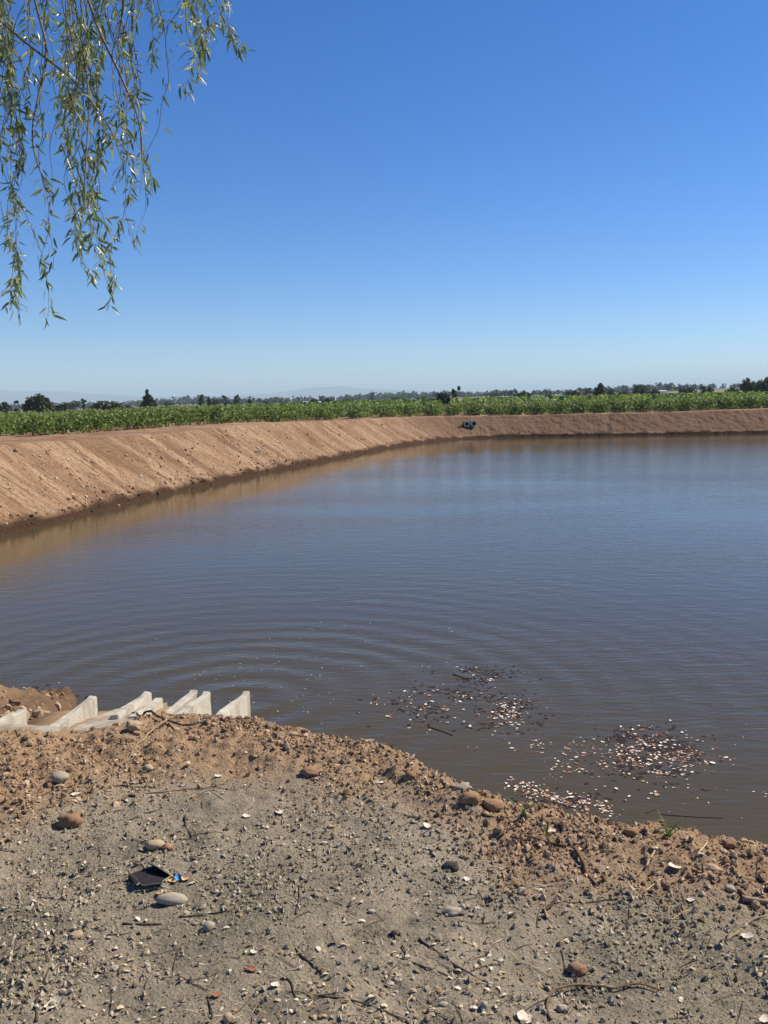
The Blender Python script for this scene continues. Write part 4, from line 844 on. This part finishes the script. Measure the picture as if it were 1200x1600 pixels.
# ------------------------------------------------------------------ fallen leaves on the ground, carton
def leaf_mesh(seed, curl=.3, asp=.75, n=7):
    r2 = np.random.default_rng(seed); t = np.linspace(-1, 1, n); V = []
    for i, a in enumerate(t):
        wd = asp * max(0.04, (1 - a * a) ** .55 * (1 + .12 * r2.normal()))
        for j, bq in enumerate((-1, -.4, .4, 1)): V.append((a + .05 * r2.normal(), wd * bq, curl * (abs(bq) ** 1.6 * .45 + .5 * a * a + .16 * r2.normal()) + .05 * math.sin(3 * a + seed)))
    V = np.array(V); return V - (0, 0, V[:, 2].min()), grid_faces(n, 4)
def fallen(px, py, wpx, label, m, seed, asp=.75, curl=.4, name='fallen_leaf', cat='leaf', tiltx=0):
    p = on_ground(px, py); s_ = .85 * wpx / FOC * np.linalg.norm(p - (0, 0, EYE)) / 2; V, F = leaf_mesh(seed, curl * .6, asp)
    o = obj(name, mesh_np(name, V * s_, F, True), m); o.location = (p[0], p[1], float(gz(p[0], p[1])) + .003); o.rotation_euler = (tiltx, random.uniform(-.25, .25), random.uniform(-.6, .6)); return tag(o, label, cat)
fallen(595, 1224, 18, 'white dead leaf on the brown soil at the middle of the crest', M_paleleaf, 1)
fallen(438, 1271, 18, 'white crumpled leaf alone on the ground left of the middle', M_paleleaf, 2, curl=.7)
fallen(386, 1278, 16, 'pale curled leaf just left below the white crumpled leaf', M_paleleaf, 3, curl=.7)
fallen(668, 1293, 18, 'white folded leaf in the middle below the crest', M_paleleaf, 4, curl=.8)
fallen(342, 1214, 15, 'white leaf scrap above the long thin twig', M_paleleaf, 5, curl=.6)
fallen(119, 1242, 17, 'flat white leaf right of the smooth grey stone', M_paleleaf, 6, curl=.2)
fallen(94, 1282, 14, 'white leaf leaning on the rough brown clod', M_paleleaf, 7, curl=.8, tiltx=.5)
fallen(862, 1300, 18, 'white leaf on the brown soil above the thick stick', M_paleleaf, 8)
fallen(893, 1330, 11, 'small white leaf at the upper end of the thick stick', M_paleleaf, 9, curl=.8)
fallen(1054, 1355, 24, 'large white leaf on the brown band at the right', M_paleleaf, 10, curl=.3)
fallen(1098, 1336, 9, 'tiny white leaf near the crest at the right edge', M_paleleaf, 11)
fallen(1168, 1465, 20, 'white leaf beside the pale bent twig at the right edge', M_paleleaf, 12, curl=.35)
fallen(84, 1571, 27, 'large white curled leaf at the bottom left', M_paleleaf, 13, curl=.6)
fallen(431, 1542, 18, 'white crumpled leaf near the bottom middle left', M_paleleaf, 14, curl=.9)
fallen(820, 1594, 28, 'pinkish white leaf at the bottom edge right of the middle', M_paleleaf, 15, curl=.7)
fallen(1195, 1596, 20, 'white leaf cut by the bottom right corner', M_paleleaf, 16)
fallen(730, 1376, 14, 'white chip like leaf below the dark damp clod', M_paleleaf, 17, curl=.5)
fallen(397, 1490, 13, 'pointed white leaf left of the lower middle', M_paleleaf, 18, asp=.6, curl=.8)
fallen(1080, 1408, 14, 'pale small leaf at the lower rim of the brown band', M_paleleaf, 19)
fallen(338, 1557, 15, 'rusty orange leaf at the bottom left of the middle', M_redleaf, 20)
fallen(392, 1518, 20, 'reddish curled leaf near the bottom left of the middle', M_redleaf, 21, asp=.4, curl=.7)
fallen(168, 1235, 9, 'small red leaf scrap in the brown soil', M_redleaf, 22)
fallen(232, 1386, 16, 'bright yellow leaf under the front edge of the dark carton', M_yellow, 23, asp=.5, curl=.5)
fallen(248, 1380, 12, 'small yellow leaf right of the bright yellow leaf', M_yellow, 24, curl=.5)
fallen(291, 1376, 16, 'curled tan leaf right of the blue wrapper', M_tanleaf, 25, curl=.9)
fallen(270, 1379, 18, 'torn tan leaf between the dark carton and the blue wrapper', M_tanleaf, 26, asp=.5, curl=.5)
fallen(250, 1397, 18, 'flat pale leaf just above the long flat cobble', M_tanleaf, 27, curl=.2)
fallen(302, 1382, 16, 'olive leaf at the right end of the carton litter', M_straw, 28, asp=.4, curl=.5)
fallen(279, 1374, 13, 'crumpled bright blue wrapper scrap beside the dark carton', M_blue, 29, asp=.8, curl=1.1, name='wrapper', cat='wrapper', tiltx=.6)
# carton: dark open sleeve with pale cut edges
pc = on_ground(238, 1372); sc = np.linalg.norm(pc - (0, 0, EYE)) / FOC
carton = empty('crushed_carton', (pc[0], pc[1], float(gz(pc[0], pc[1])) + .004), 'crushed dark carton with pale torn edges lying on the left', 'carton', rz=R(-22))
def sheet(name, pts, m_in, th=.0035):
    bm = bmesh.new(); a = [bm.verts.new(p) for p in pts]; nn = np.cross(np.array(pts[1]) - pts[0], np.array(pts[2]) - pts[0]); nn = nn / np.linalg.norm(nn) * th
    b2 = [bm.verts.new(np.array(p) + nn) for p in pts]; f1 = bm.faces.new(a[::-1]); f2 = bm.faces.new(b2); f1.material_index = f2.material_index = 0
    n = len(a)
    for i in range(n): bm.faces.new((a[i], a[(i + 1) % n], b2[(i + 1) % n], b2[i])).material_index = 1
    me = bpy.data.meshes.new(name); bm.to_mesh(me); bm.free(); me.materials.append(m_in); me.materials.append(M_card); return obj(name, me, None, carton)
k = sc
sheet('base_panel', [(-30 * k, -6 * k, .002), (-3 * k, -24 * k, .004), (24 * k, -8 * k, .004), (26 * k, 10 * k, .003), (-12 * k, 22 * k, .002)], M_dark, .004)
sheet('back_panel', [(-13 * k, 22 * k, .004), (26 * k, 10 * k, .006), (27 * k, 3 * k, 9 * k), (8 * k, 6 * k, 13 * k), (-22 * k, 13 * k, 15 * k)], M_dark, .004)
sheet('front_flap', [(-28 * k, -8 * k, .008), (-3 * k, -25 * k, .010), (-4 * k, -29 * k, 3 * k), (-31 * k, -12 * k, 5 * k)], M_dark, .004)
sheet('side_flap', [(-2 * k, -25 * k, .010), (24 * k, -8 * k, .010), (27 * k, -13 * k, 4 * k), (4 * k, -27 * k, 3 * k)], M_dark, .004)

# ------------------------------------------------------------------ floating leaves
def blob(cx_, cy_, sx, sy, n): return [(random.gauss(cx_, sx), random.gauss(cy_, sy)) for _ in range(n)]
dense = blob(1020, 1180, 32, 20, 150) + blob(1060, 1178, 22, 12, 50) + blob(990, 1168, 20, 12, 40) + blob(1000, 1215, 24, 14, 40) + blob(800, 1113, 16, 10, 75) + blob(775, 1124, 10, 8, 20)
sparse = blob(690, 1100, 26, 14, 46) + blob(640, 1092, 14, 9, 16) + blob(755, 1058, 16, 4, 16) + blob(720, 1055, 22, 8, 14) + blob(750, 1140, 40, 14, 16) + blob(880, 1168, 40, 6, 30) + blob(885, 1195, 20, 10, 9) + blob(605, 1125, 16, 6, 6) + blob(580, 1098, 10, 3, 7) + blob(1040, 1240, 40, 16, 16) + blob(1115, 1190, 14, 5, 12) + blob(1010, 1145, 30, 4, 22) + blob(950, 1190, 16, 10, 14)
shore = []
for _ in range(120):
    t = random.random(); shore.append((790 + 160 * t + random.gauss(0, 8), 1218 + 46 * t ** .8 + random.gauss(0, 6)))
leftr = blob(70, 1088, 18, 7, 60) + blob(40, 1092, 14, 5, 24)
shore = [(u, v) for u, v in shore]
allp = dense + sparse + shore + leftr
LM = [mesh_np('floating_leaf', *leaf_mesh(300 + k_, .10, .38 + .09 * k_, 6), True) for k_ in range(5)]
for me in LM: me.materials.append(M_floatleaf)
random.shuffle(allp); FL = []
for u, v in allp:
    p = at(u, v, 0.0)
    if gz(p[0], p[1], False) > 0.0 or float(noise(u * .055, v * .11, 44)) + .5 * float(noise(u * .13, v * .26, 45)) < -.22: continue
    FL.append((u, v, p))
one = FL[:296]; more = FL[296:]
def patch(u, v):
    if u < 300: return 'dead leaf floating in the leaf raft at the left beside the orange mound', 'leaves floating beside the orange mound'
    if u < 850 and v < 1215: return 'dead leaf floating in the leaf raft off the middle of the near shore', 'leaves floating off the middle of the shore'
    if u < 960 and v > 1212: return 'dead leaf floating in the narrow raft against the near shore', 'leaves floating against the shore'
    return 'dead leaf floating in the large leaf raft at the right of the pond', 'leaves floating in the large raft at the right'
for u, v, p in one:
    o = obj('floating_leaf', LM[random.randrange(5)]); s_ = min(.026, max(.009, random.lognormvariate(-4.2, .3))); o.location = (p[0], p[1], .004 + random.uniform(0, .006)); o.scale = (s_, s_, s_)
    o.rotation_euler = (random.uniform(-.12, .12), random.uniform(-.12, .12), random.uniform(0, 6.28)); lb, gp = patch(u, v); tag(o, lb, 'leaf', gp)
ex = more + [(0, 0, at(u, v, 0)) for u, v in [q for k in range(2) for q in [(random.gauss(a, b_), random.gauss(c_, d_)) for a, b_, c_, d_ in [(1025, 38, 1182, 20)] * 260 + [(1050, 34, 1165, 10)] * 80 + [(800, 22, 1114, 12)] * 120 + [(690, 44, 1100, 16)] * 90 + [(900, 60, 1168, 9)] * 70 + [(890, 26, 1205, 10)] * 30 + [(740, 28, 1056, 5)] * 30 + [(65, 22, 1090, 8)] * 60]]]
for _ in range(240): 
    t = random.random(); ex.append((0, 0, at(795 + 155 * t + random.gauss(0, 9), 1222 + 46 * t ** .8 + random.gauss(0, 6), 0)))
P = np.array([e[2] for e in ex]) + np.array([0, 0, .003]); P = P[(noise(P[:, 0] * 3.2, P[:, 1] * 2.2, 49) + .7 * noise(P[:, 0] * 8, P[:, 1] * 5, 51)) > -.12]; P = P[gz(P[:, 0], P[:, 1], False) < 0]
V, F, tn = scatter([leaf_mesh(400 + k_, .1, .35 + .12 * k_, 5) for k_ in range(4)], P, np.clip(rng.lognormal(-4.55, .4, len(P)), .004, .022), .12, np.clip(rng.beta(1.6, 1.1, len(P)), 0, 1))
tag(obj('leaf_raft', mesh_np('leaf_raft', V, F, False, {'tone': tn}), M_float), 'mass of smaller dead leaves and scraps floating in rafts', kind='stuff')
# foam flecks near the inlet
fp = [(random.gauss(420, 70), random.gauss(1060, 34)) for _ in range(60)] + [(random.uniform(330, 760), random.uniform(965, 1120)) for _ in range(40)] + [(random.uniform(880, 1200), random.uniform(1120, 1280)) for _ in range(30)]
P = np.array([at(u, v, .003) for u, v in fp]); P = P[gz(P[:, 0], P[:, 1], False) < -0.02]
V, F, tn = scatter([leaf_mesh(420, .1, .7, 4)], P, rng.uniform(.004, .011, len(P)), .1, rng.uniform(.2, .5, len(P)))
tag(obj('floating_flecks', mesh_np('floating_flecks', V, F, False, {'tone': tn}), M_float), 'tiny pale flecks drifting around the inlet', kind='stuff')
# sodden brown mats under the leaf rafts: many dark leaves just awash
mp = [q for q in [(random.gauss(a, b_), random.gauss(c_, d_)) for a, b_, c_, d_, n_ in ((1020, 40, 1180, 18, 900), (1000, 36, 1150, 7, 200), (790, 26, 1112, 13, 480), (690, 48, 1098, 16, 380), (745, 36, 1055, 7, 200), (880, 40, 1250, 8, 200), (65, 26, 1090, 7, 200)) for _ in range(n_)] if float(noise(q[0] * .04, q[1] * .09, 47)) + .6 * float(noise(q[0] * .11, q[1] * .2, 48)) > -.05]
P = np.array([at(u, v, .0015) for u, v in mp]); P = P[gz(P[:, 0], P[:, 1], False) < 0]
V, F, tn = scatter([leaf_mesh(430 + k_, .02, .8, 4) for k_ in range(3)], P, rng.uniform(.010, .026, len(P)), .015)
tag(obj('sodden_leaves', mesh_np('sodden_leaves', V, F, False), M_mat), 'dark sodden leaves awash under the pale leaf rafts', kind='stuff')
# floating twigs
def float_twig(pts, r_, label):
    P = chaikin([at(u, v, .004) for u, v in pts], 2); V, q, t = tube(P, .55 * r_ * np.linspace(1, .6, len(P)), 5); tag(obj('floating_twig', mesh_np('floating_twig', V, [q, t], True), M_bark), label, 'twig')
float_twig([(668, 1135), (690, 1142), (708, 1149)], .012, 'dark twig floating below the left leaf raft')
float_twig([(708, 1053), (720, 1058), (732, 1061)], .016, 'thick dark twig floating at the far side of the left leaf raft')
float_twig([(1010, 1270), (1025, 1264), (1034, 1258)], .010, 'short twig floating below the large leaf raft')
float_twig([(1030, 1272), (1080, 1276), (1130, 1278)], .007, 'long thin twig floating below the large leaf raft')
float_twig([(1095, 1232), (1105, 1236), (1115, 1230)], .006, 'thin pale twig floating right of the large leaf raft')
float_twig([(838, 1128), (845, 1135), (850, 1132)], .008, 'hooked twig floating right of the left leaf raft')
float_twig([(72, 1098), (95, 1103), (115, 1109)], .014, 'reddish stick floating at the shore behind the left fin')

# ------------------------------------------------------------------ grass tufts at the shore
def tuft(px, py, Yofs, nb, hgt_, label):
    p = on_ground(px, py); x, y = p[0], p[1] + Yofs; o = empty('grass_tuft', (x, y, float(gz(x, y)) - .01), label, 'grass tuft'); 
    for k in range(nb):
        a = random.uniform(0, 6.28); ln = hgt_ * random.uniform(.4, .85); sp = random.uniform(.2, 1.0); t = np.linspace(0, 1, 6); wd = .0028 * (1 - t ** 2) + .0006
        c0 = np.column_stack([math.cos(a) * ln * sp * t ** 1.8, math.sin(a) * ln * sp * t ** 1.8, ln * (t - .25 * sp * t ** 2)]); sd_ = np.array([-math.sin(a), math.cos(a), 0])
        V = np.vstack([c0 - sd_ * wd[:, None], c0 + sd_ * wd[:, None]]); i = np.arange(5)
        obj('blade', mesh_np('blade', V, np.column_stack([i, i + 1, i + 7, i + 6]), True), M_grass, o)
tuft(1052, 1314, .06, 12, .14, 'green grass tuft against the water at the right of the crest')
tuft(818, 1276, .0, 9, .16, 'thin grass tuft on the crest right of the brown clods')
tuft(850, 1290, -.05, 5, .10, 'few sparse grass blades left of the white leaf above the stick')

# ------------------------------------------------------------------ weeping willow
tx, ty = -6.3, 3.2; tz = float(gz(tx, ty, False)) - .1
willow = empty('willow_tree', (tx, ty, tz), 'weeping willow with trailing leafy twigs hanging into the upper left corner', 'willow'); wo = np.array([tx, ty, tz])
V, F = join([tube(np.array([(tx, ty, tz - .3), (tx + .1, ty + .1, tz + 1.2), (tx + .3, ty + .5, tz + 2.8), (tx + .5, ty + 1.0, tz + 4.4), (tx + .8, ty + 1.6, tz + 6.0)]) - wo, [.42, .34, .28, .22, .15], 12)]); obj('trunk', mesh_np('trunk', V, F, True), M_trunk, willow)
limbs = [[(tx + .45, ty + .9, tz + 4.2), (-4.8, 5.3, 7.2), (-3.4, 6.0, 7.9), (-1.9, 6.4, 7.9), (-1.0, 6.7, 7.4)], [(tx + .7, ty + 1.5, tz + 5.6), (-4.6, 6.5, 8.3), (-3.0, 7.3, 8.6), (-1.8, 7.6, 8.2)], [(tx + .3, ty + .5, tz + 3.2), (-5.0, 5.0, 6.1), (-3.9, 5.9, 6.8), (-2.9, 6.4, 6.6)], [(tx + .3, ty + .6, tz + 3.4), (-7.6, 3.0, 7.2), (-9, 2.5, 7.8)], [(tx + .7, ty + 1.4, tz + 5.2), (-6.8, 6.5, 8.4), (-7.5, 8.5, 8.6)]]
for L in limbs:
    P = chaikin(L, 2) - wo; V, q, t = tube(P, np.linspace(.12, .025, len(P)), 8); obj('limb', mesh_np('limb', V, [q, t], True), M_trunk, willow)
# hanging strands: (x at top, y at top, x at end, y at end, leafiness, distance)
ST = []
bot = lambda x: float(np.interp(x, [-40, 0, 25, 45, 60, 85, 110, 130, 150, 168, 185, 205, 230, 245], [500, 490, 495, 470, 420, 425, 400, 385, 440, 470, 380, 395, 365, 250]))
for _ in range(37):
    x0 = random.choice((random.uniform(-60, 60), random.uniform(60, 215), random.uniform(90, 200))); xe = x0 + random.gauss(0, 12)
    ye = bot(xe) * random.uniform(.45, 1.0) if random.random() < .62 else bot(xe) * random.uniform(.25, .6); ST.append((x0 - random.uniform(-10, 30), random.uniform(-120, 20), xe, ye, random.uniform(.5, 1.15), random.uniform(5.7, 7.6)))
for x, ye, dn in ((22, 492, 1.0), (40, 498, .8), (70, 428, .9), (102, 422, .8), (158, 455, 1.0), (165, 478, .9), (205, 388, .6), (228, 372, .6), (150, 440, 1.1), (180, 395, 1.2), (10, 490, .8), (30, 440, 1.1), (225, 268, .15), (232, 300, .3), (205, 300, .2)):
    ST.append((x - random.uniform(-15, 40), -90, x, ye, dn, random.uniform(5.8, 7.0)))
for x0, xe, ye, dn in ((215, 230, 62, .9), (245, 275, 142, .55), (262, 282, 115, .9), (280, 300, 95, .9), (300, 316, 85, 1.2), (318, 335, 118, 1.1), (330, 350, 82, 1.3), (345, 362, 45, 1.2), (290, 312, 60, 1.1), (240, 250, 90, .8), (310, 326, 50, 1.2), (335, 345, 60, 1.2), (270, 285, 40, .8), (205, 215, 70, .8)):
    ST.append((x0, -60, xe, ye, dn, random.uniform(5.8, 6.8)))
def lf(curl, wd):
    t = np.array([0, .3, .65, 1.0]); hw = np.array([.06, .5, .42, .03]) * wd; V = []
    for a, h in zip(t, hw): V += [(-h, 0.22 * h - curl * a * a, -a), (0, -curl * a * a - .15 * h, -a), (h, 0.22 * h - curl * a * a, -a)]
    return np.array(V), grid_faces(4, 3)
LB = [lf(c_, w_) for c_, w_ in ((.15, .185), (.35, .20), (.05, .17), (.5, .20))]
LMW = []
for V, F in LB:
    me = mesh_np('leaf', V, F, True); me.materials.append(M_willow1); LMW.append(me)
allleaf = []
for pts, dn in (([(-60, -20), (0, 33), (50, 75), (80, 97), (118, 128), (150, 168), (176, 205), (190, 250)], 14), ([(100, -60), (115, -5), (128, 60), (136, 120), (140, 170), (134, 250), (132, 330)], 16), ([(40, -60), (62, 30), (76, 80), (60, 150), (48, 210), (58, 260), (80, 300)], 12), ([(120, -60), (150, 40), (185, 110), (200, 145), (214, 175), (222, 215), (222, 250)], 5)):
    P = chaikin([at_dist(u, v, 6.2 - .002 * v) for u, v in pts], 3); L = np.linalg.norm(np.diff(P, axis=0), axis=1).sum(); n = len(P)
    V, q, tr = tube(P - wo, np.linspace(.0105, .003, n), 6); br = obj('hanging_branch', mesh_np('hanging_branch', V, [q, tr], True), M_twig, willow)
    tt = np.linspace(0, 1, n); ts = rng.uniform(.25, 1, int(L * dn)); Pl = np.stack([np.interp(ts, tt, P[:, i]) for i in range(3)], 1); Pl[:, :2] += rng.normal(0, .03, (len(Pl), 2)); allleaf.append((br, Pl))
for si, (x0, y0, xe, ye, dn, Yd) in enumerate(ST):
    a = at_dist(x0, y0, Yd); e = at_dist(xe, ye, Yd + random.uniform(-.3, .3)); L = np.linalg.norm(e - a); n = max(10, int(L / .05)); t = np.linspace(0, 1, n)
    P = np.column_stack([a[0] + (e[0] - a[0]) * (1 - (1 - t) ** 1.7), a[1] + (e[1] - a[1]) * t, a[2] + (e[2] - a[2]) * t ** 1.08]); sw = np.minimum(t * 3, 1)
    P[:, 0] += .22 * sw * fbm(t * L * 1.3, 0 * t, 500 + si, 3); P[:, 1] += .18 * sw * fbm(t * L * 1.3, 0 * t + 7, 530 + si, 3)
    V, q, tr = tube(P - wo, np.linspace(.0042, .0013, n), 5); br = obj('hanging_branch', mesh_np('hanging_branch', V, [q, tr], True), M_twig, willow)
    # side shoots carry leaves in bunches
    cnt = int(L * 64 * dn); ts = rng.uniform(.08, 1, cnt); ts = ts[noise(ts * L * 3.2, 0 * ts, 600 + si) + .5 * ts > .02]
    bunch = np.concatenate([ts, np.full(6, .97) + rng.uniform(-.04, .03, 6)])
    Pl = np.stack([np.interp(bunch, t, P[:, i]) for i in range(3)], 1); Pl[:, :2] += rng.normal(0, .018, (len(Pl), 2))
    allleaf.append((br, Pl))
Nl = sum(len(p) for _, p in allleaf); pick = set(rng.choice(Nl, 300, replace=False).tolist()); idx = 0
for br, Pl in allleaf:
    Vs, Fs, off = [], [], 0; m_ = len(Pl); azl = rng.uniform(0, 6.28, m_); til = rng.uniform(.15, 1.5, m_); ln = rng.uniform(.048, .098, m_); tw = rng.uniform(-1.5, 1.5, m_)
    for i in range(m_):
        from_m = Matrix.Rotation(azl[i], 4, 'Z') @ Matrix.Rotation(til[i], 4, 'X') @ Matrix.Rotation(tw[i], 4, 'Z')
        b_ = random.randrange(4)
        if idx in pick:
            o = obj('leaf', LMW[b_], None, br); o.matrix_basis = Matrix.Translation(Vector(Pl[i] - wo)) @ from_m @ Matrix.Scale(ln[i], 4)
        else:
            M3 = np.array(from_m.to_3x3()); Vs.append((LB[b_][0] * ln[i]) @ M3.T + Pl[i] - wo); Fs.append(LB[b_][1] + off); off += 12
        idx += 1
    if Vs: tag(obj('foliage', mesh_np('foliage', np.vstack(Vs), np.vstack(Fs), True), M_willow, br), kind='stuff')

# ------------------------------------------------------------------ haze
HZ = NB('air_haze'); HZ.t.nodes.remove(HZ.b)
pv = HZ.t.nodes.new('ShaderNodeVolumePrincipled'); pv.inputs['Color'].default_value = (0.70, 0.90, 1.0, 1); pv.inputs['Density'].default_value = 0.00021; pv.inputs['Anisotropy'].default_value = 0.0
HZ.t.links.new(pv.outputs[0], HZ.t.nodes['Material Output'].inputs['Volume'])
bx = 16000; V = np.array([(x, y, z) for z in (-3.5, 175) for x, y in ((-bx, -300), (bx, -300), (bx, bx), (-bx, bx))], float)
hz = obj('haze', mesh_np('haze', V, np.array([(3, 2, 1, 0), (4, 5, 6, 7), (0, 1, 5, 4), (1, 2, 6, 5), (2, 3, 7, 6), (3, 0, 4, 7)])), HZ.m); tag(hz, kind='stuff')
